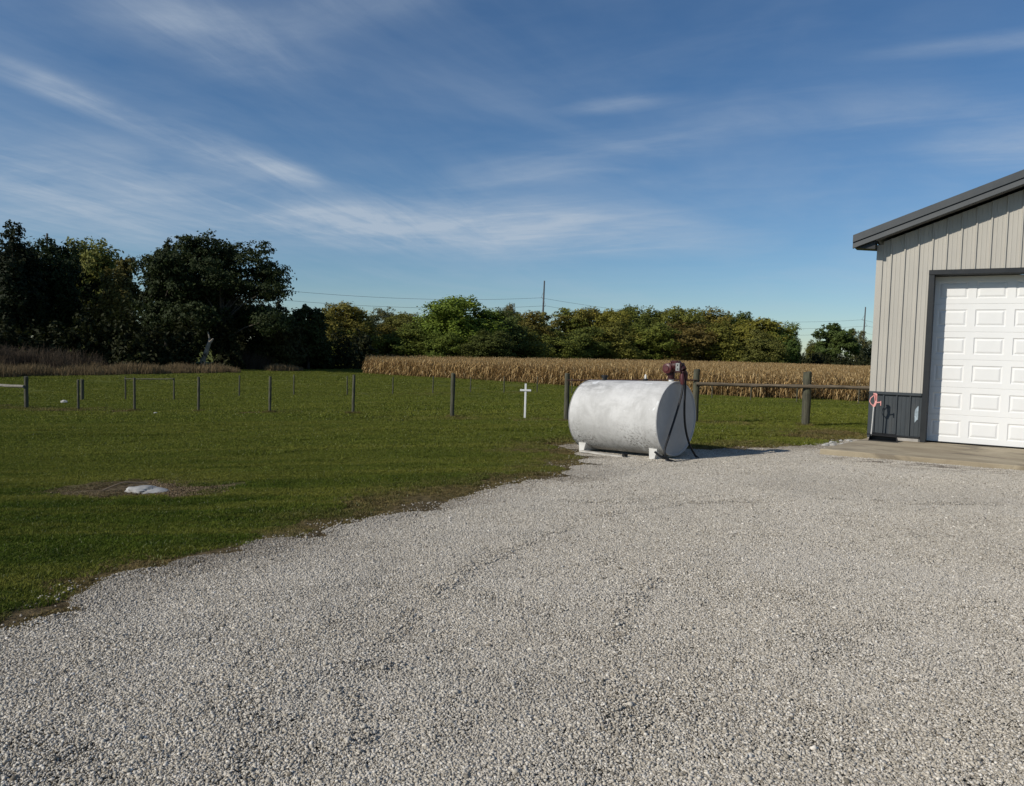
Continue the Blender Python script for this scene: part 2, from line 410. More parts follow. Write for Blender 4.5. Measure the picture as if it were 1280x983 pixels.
def gravel_macro(t):
    p = t.pos()
    a = t.noise(p, .55, 5, .6, .5); b = t.noise(p, 2.2, 5, .65, .3)
    return a, b
OILX, OILY = 6.3, 11.7
def oil(t):
    """dark damp patches on the gravel in front of the apron, a brown soiled strip along the grass"""
    mp = t.n('ShaderNodeMapping'); mp.vector_type = 'TEXTURE'
    mp.inputs['Location'].default_value = (OILX, OILY, 0); mp.inputs['Rotation'].default_value = (0, 0, -.554)
    mp.inputs['Scale'].default_value = (2.1, .75, 50); t.put(mp.inputs[0], t.pos())
    ln = t.n('ShaderNodeVectorMath', operation='LENGTH'); t.put(ln.inputs[0], mp.outputs[0])
    e = t.step(ln.outputs['Value'], 1.0, .25)
    q = t.noise(t.pos(), 3.2, 5, .6, .3, (.8, 2.4, 1), -.554)
    return t.math('MULTIPLY', e, t.step(q, .46, .62), True)
t = NT('gravel_bed'); a, b = gravel_macro(t)
c = t.mix(t.step(a, .3, .7), (.26, .235, .19), (.36, .33, .27))
c = t.mix(t.step(t.noise(t.pos(), 60, 4, .8), .35, .65), t.mix(.5, c, (.05, .045, .04)), c)
c = t.mix(oil(t), c, (.05, .038, .026))
c = t.mix(t.attr('edge').outputs['Fac'], c, t.mix(t.step(t.noise(t.pos(), 14, 5, .7), .32, .68), (.075, .052, .028), (.22, .165, .10)))
tag(link('gravel_drive', dme, t.out(t.bsdf(c, .95, 0, .2, t.bump(t.noise(t.pos(), 55, 4, .75), 1, .03)))), kind='structure')

# ------------------------------------------------------------------ scatter helper (stuff only)
def scatter(name, protos, pts, rots, scls, pidx, attrs, kind_label):
    col = bpy.data.collections.new(name + '_pieces')
    for p in protos: col.objects.link(p)
    me = bpy.data.meshes.new(name); me.vertices.add(len(pts)); me.vertices.foreach_set('co', np.asarray(pts, np.float32).ravel())
    def vec(nm, v):
        a_ = me.attributes.new(nm, 'FLOAT_VECTOR', 'POINT'); a_.data.foreach_set('vector', np.asarray(v, np.float32).ravel())
    vec('rot', rots); vec('scl', scls)
    a_ = me.attributes.new('pidx', 'INT', 'POINT'); a_.data.foreach_set('value', np.asarray(pidx, np.int32))
    for nm, v in attrs.items():
        a_ = me.attributes.new(nm, 'FLOAT', 'POINT'); a_.data.foreach_set('value', np.asarray(v, np.float32))
    o = bpy.data.objects.new(name, me); C.objects.link(o)
    g = bpy.data.node_groups.new(name + '_nodes', 'GeometryNodeTree')
    g.interface.new_socket('Geometry', in_out='INPUT', socket_type='NodeSocketGeometry')
    g.interface.new_socket('Geometry', in_out='OUTPUT', socket_type='NodeSocketGeometry')
    gi = g.nodes.new('NodeGroupInput'); go = g.nodes.new('NodeGroupOutput')
    ip = g.nodes.new('GeometryNodeInstanceOnPoints'); ci = g.nodes.new('GeometryNodeCollectionInfo')
    ci.inputs['Collection'].default_value = col; ci.inputs['Separate Children'].default_value = True; ci.inputs['Reset Children'].default_value = True
    ip.inputs['Pick Instance'].default_value = True
    def na(nm, ty):
        q = g.nodes.new('GeometryNodeInputNamedAttribute'); q.data_type = ty; q.inputs['Name'].default_value = nm; return q.outputs['Attribute']
    g.links.new(gi.outputs[0], ip.inputs['Points']); g.links.new(ci.outputs[0], ip.inputs['Instance'])
    g.links.new(na('pidx', 'INT'), ip.inputs['Instance Index']); g.links.new(na('rot', 'FLOAT_VECTOR'), ip.inputs['Rotation'])
    g.links.new(na('scl', 'FLOAT_VECTOR'), ip.inputs['Scale']); g.links.new(ip.outputs[0], go.inputs[0])
    md = o.modifiers.new('scatter', 'NODES'); md.node_group = g
    return tag(o, kind_label[0], kind_label[1], kind='stuff')

def proto(name, me, mat):
    me.materials.append(mat); return bpy.data.objects.new(name, me)

def slope_rot(X, Y, yaw):
    e = .05; dx = (H(X + e, Y) - H(X - e, Y)) / (2 * e); dy = (H(X, Y + e) - H(X, Y - e)) / (2 * e)
    out = np.zeros((len(X), 3))
    for i in range(len(X)):
        n_ = Vector((-dx[i], -dy[i], 1)).normalized(); q = Vector((0, 0, 1)).rotation_difference(n_).to_matrix() @ Matrix.Rotation(yaw[i], 3, 'Z')
        out[i] = q.to_euler()
    return out

def grid_pts(x0, x1, y0, y1, step, jit=.5):
    a_, b_ = np.meshgrid(np.arange(x0, x1, step), np.arange(y0, y1, step)); a_ = a_.ravel(); b_ = b_.ravel()
    return a_ + rng.uniform(-jit, jit, len(a_)) * step, b_ + rng.uniform(-jit, jit, len(b_)) * step

def inview(X, Y, marg=1.2):
    return (Y > .8) & (np.abs(X) < Y * .70 + marg + 1.6)

# gravel stones
ph = (1 + 5 ** .5) / 2
ICO = np.array([(-1, ph, 0), (1, ph, 0), (-1, -ph, 0), (1, -ph, 0), (0, -1, ph), (0, 1, ph), (0, -1, -ph), (0, 1, -ph), (ph, 0, -1), (ph, 0, 1), (-ph, 0, -1), (-ph, 0, 1)]) / 1.9
ICF = np.array([(0, 11, 5), (0, 5, 1), (0, 1, 7), (0, 7, 10), (0, 10, 11), (1, 5, 9), (5, 11, 4), (11, 10, 2), (10, 7, 6), (7, 1, 8), (3, 9, 4), (3, 4, 2), (3, 2, 6), (3, 6, 8), (3, 8, 9), (4, 9, 5), (2, 4, 11), (6, 2, 10), (8, 6, 7), (9, 8, 1)])
def rand_rot(n):
    q = rng.normal(size=(n, 4)); q /= np.linalg.norm(q, axis=1)[:, None]; w, x, y, z = q.T
    return np.stack([np.stack([1 - 2 * (y * y + z * z), 2 * (x * y - z * w), 2 * (x * z + y * w)], -1), np.stack([2 * (x * y + z * w), 1 - 2 * (x * x + z * z), 2 * (y * z - x * w)], -1),
                     np.stack([2 * (x * z - y * w), 2 * (y * z + x * w), 1 - 2 * (x * x + y * y)], -1)], 1)
def stones_mesh(name, n, R, smin_, smax_, lift=.0):
    rad = R * np.sqrt(rng.random(n)); th = rng.uniform(0, 2 * PI, n)
    s = smin_ * (smax_ / smin_) ** (rng.random(n) ** 1.5)
    V = ICO[None] * (1 + rng.uniform(-.45, .40, (n, 12, 1))) * s[:, None, None] * rng.uniform(.5, 1.4, (n, 1, 3))
    V = np.einsum('nij,nkj->nki', rand_rot(n), V); V[:, :, 2] *= .75
    V[:, :, 0] += (rad * np.cos(th))[:, None]; V[:, :, 1] += (rad * np.sin(th))[:, None]
    V[:, :, 2] += (s * rng.uniform(-.1, .65, n) + lift)[:, None]
    Fc = (ICF[None] + (np.arange(n) * 12)[:, None, None]).reshape(-1, 3)
    return mesh_np(name, V.reshape(-1, 3), Fc)
t = NT('crushed_limestone'); a, b = gravel_macro(t); isl = t.island()
c = t.ramp(isl, [(0, (.16, .138, .106)), (.14, (.37, .33, .265)), (.5, (.505, .46, .382)), (.86, (.65, .60, .515)), (1, (.82, .77, .68))])
c = t.mix(t.math('MULTIPLY', t.step(b, .45, .75), .35), c, t.mix(.5, c, (.26, .235, .20)))
c = t.mix(t.math('MULTIPLY', t.step(a, .42, .68), .55), c, t.mix(.6, c, (.54, .51, .455)))
c = t.mix(t.math('MULTIPLY', t.step(t.noise(t.pos(), .33, 4, .6, .8), .50, .70), .45), c, t.mix(.6, c, (.30, .275, .235)))
c = t.mix(t.math('MULTIPLY', oil(t), .85), c, (.075, .058, .042))
c = t.mix(t.math('MULTIPLY', t.attr('soiled', 'INSTANCER').outputs['Fac'], .75), c, t.mix(.75, c, (.11, .08, .05)))
c = t.mix(t.step(t.noise(t.pos(), 180, 3, .6), .3, .75), t.mix(.22, c, (.1, .09, .08)), c)
M_STONE = t.out(t.bsdf(c, .9, 0, .25))
def join_mesh(name, a_, b_):
    bm = bmesh.new(); bm.from_mesh(a_); bm.from_mesh(b_); me = bpy.data.meshes.new(name); bm.to_mesh(me); bm.free(); return me
pr = [proto('gravel_patch', join_mesh('gravel_patch', stones_mesh('a', 2500, .28, .0026, .0080), stones_mesh('b', 5 + 2 * k, .28, .008, .0125, .001)), M_STONE) for k in range(7)]
X, Y = grid_pts(-4.2, 15, .8, 16, .25); sd = sdist(X, Y, GP)
k = inview(X, Y, .8) & (sd < -.05) & (rng.random(len(X)) < .45 + .55 * sst(-sd, .05, .40 + .2 * wob(X, Y, 1.9, 94))); X, Y, sd = X[k], Y[k], sd[k]
yaw = rng.uniform(0, 6.28, len(X)); s = rng.uniform(.95, 1.12, len(X))
tk = sum(np.exp(-(linedist(X, Y, p_) / .13) ** 2) for p_, _, _ in TRACKS)
soiled = np.clip(.10 * tk * (.6 + .5 * wob(X, Y, 2.5, 44)) + (1 - sst(-sd, .1, .75)) * (.55 + .5 * wob(X, Y, 2.0, 51)), 0, 1)
scatter('gravel_stones', pr, np.stack([X, Y, grav_z(X, Y, sd)], 1), slope_rot(X, Y, yaw), np.stack([s, s, s], 1), rng.integers(0, len(pr), len(X)), {'soiled': soiled},
        ('loose pale crushed limestone covering the driveway', 'gravel'))
# thinly strewn stones out into the grass edge
pr = [proto('gravel_strew', stones_mesh('gravel_strew', 34, .26, .005, .012, .007), M_STONE) for _ in range(5)]
X, Y = grid_pts(-4.6, 9, 2, 16.5, .26); sd = sdist(X, Y, GP)
k = inview(X, Y, .8) & (sd > -.3) & (sd < .22 + .45 * np.clip(wob(X, Y, 2.2, 52), 0, 1)) & (rng.random(len(X)) < .85 - .9 * np.clip(sd, 0, 1)); X, Y, sd = X[k], Y[k], sd[k]
scatter('strewn_gravel', pr, np.stack([X, Y, np.maximum(H(X, Y), np.where(sd < 0, grav_z(X, Y, sd), -9)) - .004], 1), slope_rot(X, Y, rng.uniform(0, 6.28, len(X))), np.ones((len(X), 3)), rng.integers(0, 5, len(X)),
        {'soiled': np.full(len(X), .5)}, ('stray gravel spilled along the edge of the lawn', 'gravel'))

# coarser, dirtier stones thrown up in broken lines beside the wheel tracks
pr = [proto('track_stones', stones_mesh('track_stones', 34, .075, .0045, .0110, .007), M_STONE) for _ in range(5)]
TX, TY = [], []
for pts_, n_ in ((TRACKS[0][0], 150), (TRACKS[1][0], 42)):
    p_ = np.array(pts_); cs = np.concatenate([[0], np.cumsum(np.linalg.norm(np.diff(p_, axis=0), axis=1))]); u_ = rng.uniform(0, cs[-1], n_); keep_ = wob(u_, u_ * 0, 3.0, 96) + .35 * rng.normal(size=n_) > -.25
    u_ = u_[keep_]; TX.append(np.interp(u_, cs, p_[:, 0]) + rng.normal(0, .03, len(u_))); TY.append(np.interp(u_, cs, p_[:, 1]) + rng.normal(0, .03, len(u_)))
X, Y = np.concatenate(TX), np.concatenate(TY)
scatter('track_gravel', pr, np.stack([X, Y, grav_z(X, Y, 0) + .002], 1), slope_rot(X, Y, rng.uniform(0, 6.28, len(X))), np.ones((len(X), 3)), rng.integers(0, 5, len(X)), {'soiled': rng.uniform(.0, .38, len(X))},
        ('coarser dusty stones thrown up along the curved wheel tracks', 'gravel'))

# grass
def blades(name, n, R, hmin, hmax, w0, lean=.5):
    rad = R * np.sqrt(rng.random(n)); th = rng.uniform(0, 2 * PI, n)
    cl = wob(rad * np.cos(th) * 1.0, rad * np.sin(th), 14, rng.integers(1000)) * .25 + 1
    h = rng.uniform(hmin, hmax, n) * cl; yaw = rng.uniform(0, 2 * PI, n); tl = rng.uniform(.1, lean, n) + .05; td = rng.uniform(0, 2 * PI, n)
    base = np.stack([rad * np.cos(th), rad * np.sin(th), np.full(n, -.01)], 1)
    wv = np.stack([np.cos(yaw), np.sin(yaw), np.zeros(n)], 1) * (w0 * rng.uniform(.6, 1.3, n))[:, None]
    ld = np.stack([np.cos(td), np.sin(td), np.zeros(n)], 1)
    mid = base + ld * (h * tl * .35)[:, None] + np.array((0, 0, 1)) * (h * .6)[:, None]
    tip = base + ld * (h * tl * 1.3)[:, None] + np.array((0, 0, 1)) * (h * (1 - .25 * tl))[:, None]
    V = np.stack([base - wv, base + wv, mid + wv * .8, mid - wv * .8, tip], 1).reshape(-1, 3)
    o = (np.arange(n) * 5)[:, None]
    return mesh_np(name, V, [np.array([0, 1, 2, 3]) + o, np.array([3, 2, 4]) + o])
t = NT('grass_blade'); dry = t.attr('dry', 'INSTANCER').outputs['Fac']
col, fn = lawn_colour(t, dry, t.attr('soil', 'INSTANCER').outputs['Fac'], True); isl = t.island()
col = t.mix(t.math('MULTIPLY', t.step(isl, .72, 1.0), t.math('ADD', t.math('MULTIPLY', dry, .6), .22)), col, (.22, .18, .08))
col = t.mix(t.step(isl, .55, .0), col, t.mix(.35, col, (.03, .07, .012)))
col = t.mix(t.math('MULTIPLY', t.step(isl, .962, .985), .7), col, (.34, .36, .20))
tr = t.n('ShaderNodeBsdfTranslucent'); t.put(tr.inputs[0], col); mx = t.n('ShaderNodeMixShader'); mx.inputs[0].default_value = .22
t.t.links.new(t.bsdf(col, .9, 0, .06), mx.inputs[1]); t.t.links.new(tr.outputs[0], mx.inputs[2])
M_GRASS = t.out(mx.outputs[0])
pn = [proto('grass_patch', blades('grass_patch', 2300, .30, .016, .044, .0034, .8), M_GRASS) for _ in range(6)]
pf = [proto('grass_patch_far', blades('grass_patch_far', 1800, .75, .018, .05, .008, .8), M_GRASS) for _ in range(5)]
pall = pn + pf
A = []
def addgrass(x0, x1, y0, y1, step, i0, i1, s0, s1):
    X, Y = grid_pts(x0, x1, y0, y1, step); k = inview(X, Y, 1.0); X, Y = X[k], Y[k]
    sd = np.full(len(X), 9.0); q = (Y < 18) & (X > -6); sd[q] = sdist(X[q], Y[q], GP)
    dr = dryness(X, Y, sd); so = dirt_patch(X, Y)
    k = ((sd > .08 + .24 * rng.random(len(X)) ** 2) | ((sd > -.35) & (rng.random(len(X)) < .10))) & ((so < .25 + .3 * rng.random(len(X))) | (rng.random(len(X)) < .34)) & (rng.random(len(X)) > .75 * np.clip(dr - .3, 0, 1) * (sd < 3)) ; X, Y, dr, so, sd = X[k], Y[k], dr[k], so[k], sd[k]
    # nothing under the apron or the barn
    lx = (X - 6.97) * .85 + (Y - 14.8) * -.526; ly = (X - 6.97) * .526 + (Y - 14.8) * .85
    k = ~((lx > -.2) & (ly > -3)) ; X, Y, dr, so, sd = X[k], Y[k], dr[k], so[k], sd[k]
    s = rng.uniform(s0, s1, len(X)); hs_ = np.minimum(s, 1.5) * (1 + .30 * wob(X, Y, 1.8, 61)) * (1 - .5 * np.clip(dr, 0, 1) * (sd < 2)) * (1 - .55 * so)
    A.append((X, Y, dr, so, s, hs_, rng.integers(i0, i1, len(X))))
addgrass(-15, 9, 2.2, 14, .30, 0, 6, .95, 1.15)
addgrass(-20, 12, 14, 22, .52, 0, 6, 1.7, 2.0)
addgrass(-34, 20, 22, 40, 1.0, 6, 11, 1.25, 1.5)
addgrass(-46, 34, 40, 62, 1.7, 6, 11, 2.0, 2.4)
addgrass(-46, 10, 62, 112, 2.6, 6, 11, 3.2, 3.8)
for (px_, py_) in NEAR_POSTS:
    n_ = 7; a_ = rng.uniform(0, 6.28, n_); A.append((px_ + .10 * np.cos(a_), py_ + .10 * np.sin(a_), np.full(n_, .55), np.zeros(n_), rng.uniform(.35, .6, n_), rng.uniform(1.6, 3.2, n_), rng.integers(0, 6, n_)))
X, Y, dr, so, s, hs_, pi_ = [np.concatenate(z) for z in zip(*A)]
Z = H(X, Y) + .012 * wob(X, Y, 1.7, 31) * (Y < 40) + .03 * wob(X, Y, .5, 32) * (Y > 15) * (Y < 90)
scatter('lawn_grass', pall, np.stack([X, Y, Z], 1), slope_rot(X, Y, rng.uniform(0, 6.28, len(X))), np.stack([s, s, np.minimum(hs_, 3.2)], 1), pi_, {'dry': dr, 'soil': so},
        ('short mown green lawn grass with straw coloured patches', 'grass'))

# ------------------------------------------------------------------ barn
ROTB = math.atan2(-.526, .85)
barn = empty('metal_barn', (6.97, 14.8, 0.0), ROTB)
tag(barn, 'beige ribbed metal barn with charcoal wainscot and white overhead door', 'barn')
SL = .365; WTOP = 3.82; BW = 12.0; BD = 18.0; AP = .06          # roof slope, wall height, width, depth, apron level
def wtop(x): return WTOP + SL * (x if x <= BW / 2 else BW - x)
M_BEIGE = simple('beige_steel', (.43, .408, .360), .5, .05, 1.4, 0, .45, dirt=(.36, .32, .26), dirt_amt=.30, sc3=(3, 3, .5))
M_CHAR = simple('charcoal_steel', (.040, .048, .054), .5, .10, 2.0, 0, .45, dirt=(.10, .096, .088), dirt_amt=.30, sc3=(3, 3, .6))
M_TRIM = simple('dark_trim', (.015, .017, .019), .45, .12, 3.0, 0, .45)
M_FASC = simple('grey_fascia', (.085, .09, .092), .45, .08, 3.0, 0, .45)
M_SOFF = simple('soffit_steel', (.20, .20, .20), .5, .06, 3.0)
M_ROOF = simple('roof_steel', (.060, .065, .068), .42, .08, 2.0, 0, .5)
M_CONC = simple('foundation_concrete', (.36, .34, .31), .9, .15, 5.0, bump=.4)
def profile(x0, x1):
    """ribbed sheet section from x0 to x1: a tall rib every 229 mm, two low ones between"""
    pts = {x0: 0.0, x1: 0.0}
    kk = -2
    while True:
        rx = .25 + .229 * kk; kk += 1
        if rx > x1 + .2: break
        for dx, h in ((-.020, 0), (-.012, .027), (.009, .027), (.013, 0), (.066, 0), (.071, .004), (.083, .004), (.088, 0), (.141, 0), (.146, .004), (.158, .004), (.163, 0)):
            x = rx + dx
            if x0 < x < x1: pts[x] = h
    return sorted(pts.items())
def sheet(name, x0, x1, zb, zt, mat, y=0.0, parent=None):
    pf_ = profile(x0, x1); V = []; Fc = []
    for x, h in pf_:
        V.append((x, y - h, zb(x) if callable(zb) else zb)); V.append((x, y - h, zt(x) if callable(zt) else zt))
    n_ = len(pf_)
    for i in range(n_ - 1): Fc.append((2 * i, 2 * i + 2, 2 * i + 3, 2 * i + 1))
    # turned-back edges give the sheet its thickness
    V2 = [(x, y + .012, z) for x, _, z in V]
    Fc += [(a_ + 2 * n_, d_ + 2 * n_, c_ + 2 * n_, b_ + 2 * n_) for a_, b_, c_, d_ in Fc]
    V = V + V2; m_ = 2 * n_
    Fc.append((0, 1, m_ + 1, m_)); e_ = 2 * (n_ - 1); Fc.append((e_ + 1, e_, m_ + e_, m_ + e_ + 1))
    for i in range(n_ - 1):
        Fc.append((2 * i + 1, 2 * i + 3, m_ + 2 * i + 3, m_ + 2 * i + 1)); Fc.append((2 * i + 2, 2 * i, m_ + 2 * i, m_ + 2 * i + 2))
    me = bpy.data.meshes.new(name); me.from_pydata(V, [], Fc); me.update()
    return link(name, me, mat, parent or barn)
DX0, DX1, DTOP = 1.0, 4.66, 3.20                                   # door opening
WZ = .98                                                         # wainscot height
# beige sheets (one per 0.914 m cover width) and wainscot sheets
edges = [.105] + [.365 + .916 * k for k in range(0, 13)] + [BW - .105]
for a_, b_ in zip(edges[:-1], edges[1:]):
    for s0, s1 in ((a_, min(b_, DX0 - .10)), (max(a_, DX0 - .10), min(b_, DX1 + .10)), (max(a_, DX1 + .10), b_)):
        if s1 - s0 < .02: continue
        over = s0 >= DX0 - .12 and s1 <= DX1 + .12
        zt = lambda x: wtop(x)
        if s0 < BW / 2 < s1:
            sheet('wall_panel', s0, BW / 2, DTOP + .09 if over else WZ, zt, M_BEIGE); sheet('wall_panel', BW / 2, s1, DTOP + .09 if over else WZ, zt, M_BEIGE)
        else: sheet('wall_panel', s0, s1, DTOP + .09 if over else WZ, zt, M_BEIGE)
        if not over: sheet('wainscot_panel', s0, s1, AP + .10, WZ - .05, M_CHAR)
# solid wall behind the sheets (with the opening), side and rear walls
mb = MB()
def slab(x0, x1, z0, z1a, z1b): mb.prism([(x0, .014, z0), (x1, .014, z0), (x1, .014, z1b), (x0, .014, z1a)], (0, .14, 0))
slab(.16, DX0 - .03, 0, wtop(.16), wtop(DX0 - .03)); slab(DX1 + .03, BW / 2, 0, wtop(DX1 + .03), wtop(BW / 2)); slab(BW / 2, BW - .16, 0, wtop(BW / 2), wtop(BW - .16))
slab(DX0 - .03, DX1 + .03, DTOP + .03, wtop(DX0 - .03), wtop(DX1 + .03))
mb.obj('wall_framing', M_SOFF, barn)
for x, sg in ((0.0, 1), (BW, -1)):
    mb = MB(); mb.box((x + sg * .08, BD / 2 + .03, (WTOP - .02) / 2), (.13, BD - .1, WTOP - .02)); mb.obj('side_wall', M_BEIGE, barn)
mb = MB(); mb.prism([(0.15, BD - .15, 0), (BW - .15, BD - .15, 0), (BW - .15, BD - .15, WTOP - .05), (BW / 2, BD - .15, wtop(BW / 2) - .05), (.15, BD - .15, WTOP - .05)], (0, .13, 0)); mb.obj('rear_wall', M_BEIGE, barn)
# corner trims: beige above, charcoal below
for x, sg in ((0, 1), (BW, -1)):
    mb = MB(); mb.box((x + sg * .05, .03, (WZ + WTOP - .02) / 2), (.112, .10, WTOP - .02 - WZ), .004); mb.obj('corner_trim', M_BEIGE, barn)
    mb = MB(); mb.box((x + sg * .05, .03, (AP + .03 + WZ - .06) / 2), (.116, .106, WZ - .06 - AP - .03), .004); mb.obj('corner_trim', M_CHAR, barn)
for x0, x1 in ((-.012, DX0 - .102), (DX1 + .102, BW + .012)):
    mb = MB(); mb.box(((x0 + x1) / 2, -.012, WZ - .025), (x1 - x0, .062, .055), .006); mb.obj('wainscot_cap', M_CHAR, barn)
    mb = MB(); mb.box(((x0 + x1) / 2, -.005, AP + .085), (x1 - x0, .05, .03), .005); mb.obj('base_trim', M_TRIM, barn)
    mb = MB(); mb.box(((x0 + x1) / 2, .06, AP - .08), (x1 - x0 - .03, .13, .27), .006); mb.obj('foundation', M_CONC, barn)
# door trim and jambs
JD = .30
for x, sg in ((DX0, -1), (DX1, 1)):
    mb = MB(); mb.box((x + sg * .050, -.012, (AP + DTOP) / 2 + .000), (.096, .056, DTOP - AP - .004), .005); mb.obj('door_trim', M_TRIM, barn)
    mb = MB(); mb.box((x + sg * .012, .165, (AP + DTOP) / 2), (.022, .295, DTOP - AP), .002); mb.obj('door_jamb', M_TRIM, barn)
mb = MB(); mb.box(((DX0 + DX1) / 2, -.014, DTOP + .045), (DX1 - DX0 + .20, .06, .088), .005); mb.obj('door_trim', M_TRIM, barn)
mb = MB(); mb.box(((DX0 + DX1) / 2, .165, DTOP + .012), (DX1 - DX0, .295, .022), .002); mb.obj('door_jamb', M_TRIM, barn)
# sectional door
M_DOOR = simple('white_door_steel', (.76, .76, .745), .5, .03, 1.2, 0, .45, dirt=(.66, .64, .60), dirt_amt=.25, sc3=(1, 1, .4))
door = empty('garage_door', (DX0, JD, AP + .012)); door.parent = barn
DW = DX1 - DX0; NS = 6; SH = (DTOP - AP - .015) / NS; NC = 6; PW = DW / NC
def section_mesh():
    """sheet face with six recessed openings, folded edges top and bottom"""
    g_ = .006; ph0, ph1 = SH * .20, SH * .80
    xsn = [0.0]
    for c_ in range(NC): xsn += [c_ * PW + .065, (c_ + 1) * PW - .065]
    xsn.append(DW); zs = [g_, ph0, ph1, SH - g_]
    V = [(x, 0, z) for z in zs for x in xsn]; nX = len(xsn); Fc = []
    for j in range(3):
        for i in range(nX - 1):
            if j == 1 and i % 2 == 1: continue
            Fc.append((j * nX + i, j * nX + i + 1, (j + 1) * nX + i + 1, (j + 1) * nX + i))
    for j, zz_ in ((0, 0.0), (3, SH)):
        b0 = len(V); V += [(0, .009, zz_), (DW, .009, zz_), (0, .045, zz_), (DW, .045, zz_)]
        row = list(range(j * nX, (j + 1) * nX)); Fc.append(tuple(row + [b0 + 1, b0]) if j else tuple(reversed(row + [b0 + 1, b0]))); Fc.append((b0, b0 + 1, b0 + 3, b0 + 2))
    b0 = len(V); V += [(0, .045, 0), (DW, .045, 0), (DW, .045, SH), (0, .045, SH)]; Fc.append((b0, b0 + 3, b0 + 2, b0 + 1))
    me = bpy.data.meshes.new('door_section'); me.from_pydata(V, [], Fc); me.update(); me.materials.append(M_DOOR); return me
def panel_mesh():
    w_, h_ = PW - .13, SH * .6
    rings = [(0, 0.0), (.012, .012), (.026, .013), (.052, .003), (.060, .002)]
    V = []; Fc = []
    for ins, dy in rings: V += [(ins, dy, ins), (w_ - ins, dy, ins), (w_ - ins, dy, h_ - ins), (ins, dy, h_ - ins)]
    for q in range(len(rings) - 1):
        for i in range(4): Fc.append((4 * q + i, 4 * q + (i + 1) % 4, 4 * q + 4 + (i + 1) % 4, 4 * q + 4 + i))
    e_ = 4 * (len(rings) - 1); Fc.append((e_, e_ + 1, e_ + 2, e_ + 3))
    me = bpy.data.meshes.new('raised_panel'); me.from_pydata(V, [], Fc); me.update(); me.materials.append(M_DOOR); return me
sme, pme = section_mesh(), panel_mesh()
for j in range(NS):
    link('door_section', sme, None, door, (0, 0, j * SH))
    for c_ in range(NC): link('raised_panel', pme, None, door, (c_ * PW + .065, 0, j * SH + SH * .2))
mb = MB(); mb.box((DW / 2, .02, -.004), (DW, .05, .012)); mb.obj('bottom_seal', simple('black_rubber', (.018, .018, .018), .7, .1), door)
# roof: two sheets with standing ribs, rake trim, fascia, soffit
EO, RO = .37, .36                                                # eave and rake overhang
TZ = 3.95 - SL * -.0
def roofz(x): return 3.95 + SL * ((x + EO) if x <= BW / 2 else (BW + EO - x))
for sg in (0, 1):
    def mir(x): return BW - x if sg else x
    xa, xb = mir(-EO), mir(BW / 2)
    xc = mir(-.05)                                               # the side eaves are cut close to the wall, only the rake ends reach out
    mb = MB(); mb.prism([(xa, -RO, roofz(xa) - .13), (xb, -RO, roofz(xb) - .13), (xb, -RO, roofz(xb) - .012), (xa, -RO, roofz(xa) - .012)], (0, RO + .02, 0))
    mb.prism([(xc, .0205, roofz(xc) - .13), (xb, .0205, roofz(xb) - .13), (xb, .0205, roofz(xb) - .012), (xc, .0205, roofz(xc) - .012)], (0, BD + RO - .0205, 0))
    rf = mb.obj('roof', M_ROOF, barn)
    # ribs of the roof sheet run from eave to ridge
    mb = MB(); dv = Vector((xb - xa, 0, roofz(xb) - roofz(xa)))
    dv = Vector((xb - xc, 0, roofz(xb) - roofz(xc)))
    mb.prism([(xc, -.018, roofz(xc) - .0125), (xc, .018, roofz(xc) - .0125), (xc, .008, roofz(xc) + .012), (xc, -.008, roofz(xc) + .012)], dv)
    rib = mb.mesh('roof_rib')
    for k in range(40):
        yy = .15 + k * .457
        if yy < BD + RO - .1: link('roof_rib', rib, M_ROOF, rf, (0, yy, 0))
    # rake: upper trim, dark gap, lower fascia, soffit
    for y0, y1, z0, z1, mt, nm in ((-RO - .045, -RO + .09, -.125, .012, M_ROOF, 'rake_trim'), (-RO - .022, -RO + .05, -.150, -.1255, M_TRIM, 'rake_gap_strip'),
                                   (-RO - .030, -RO + .06, -.235, -.1505, M_FASC, 'rake_fascia')):
        mb = MB(); e0 = mir(-EO - .02)
        pa = [(e0, y0, roofz(xa) + z0 - .005), (xb, y0, roofz(xb) + z0), (xb, y0, roofz(xb) + z1), (e0, y0, roofz(xa) + z1 - .005)]
        mb.prism(pa, (0, y1 - y0, 0)); mb.obj(nm, mt, barn)
    mb = MB(); mb.prism([(xa, -RO + .061, roofz(xa) - .21), (xb, -RO + .061, roofz(xb) - .21), (xb, -RO + .061, roofz(xb) - .19), (xa, -RO + .061, roofz(xa) - .19)], (0, RO - .075, 0)); mb.obj('rake_soffit', M_SOFF, barn)
    mb = MB(); s_ = 1 if not sg else -1
    mb.box((mir(-.062), BD / 2 + .1, roofz(xc) - .085), (.022, BD + RO - .2, .16), .004); mb.obj('eave_fascia', M_FASC, barn)
    mb = MB(); mb.box((mir(-EO - .012), -RO / 2 + .02, roofz(xa) - .10), (.024, RO + .05, .19), .004); mb.obj('eave_fascia', M_FASC, barn)
    mb = MB(); zt_ = roofz(xa); mb.prism([(mir(-EO + .002), -RO + .0605, zt_ - .20), (mir(-EO + .002), -RO + .0605, zt_ - .225), (mir(-.008), -RO + .0605, zt_ - .262), (mir(-.008), -RO + .0605, zt_ - .06)], (0, RO - .03, 0)); mb.obj('eave_return', M_TRIM, barn)
mb = MB(); zr = roofz(BW / 2); mb.prism([(BW / 2 - .2, -RO - .05, zr - .05), (BW / 2, -RO - .05, zr + .03), (BW / 2 + .2, -RO - .05, zr - .05), (BW / 2, -RO - .05, zr + .0145)], (0, BD + 2 * RO + .1, 0)); mb.obj('ridge_cap', M_ROOF, barn)
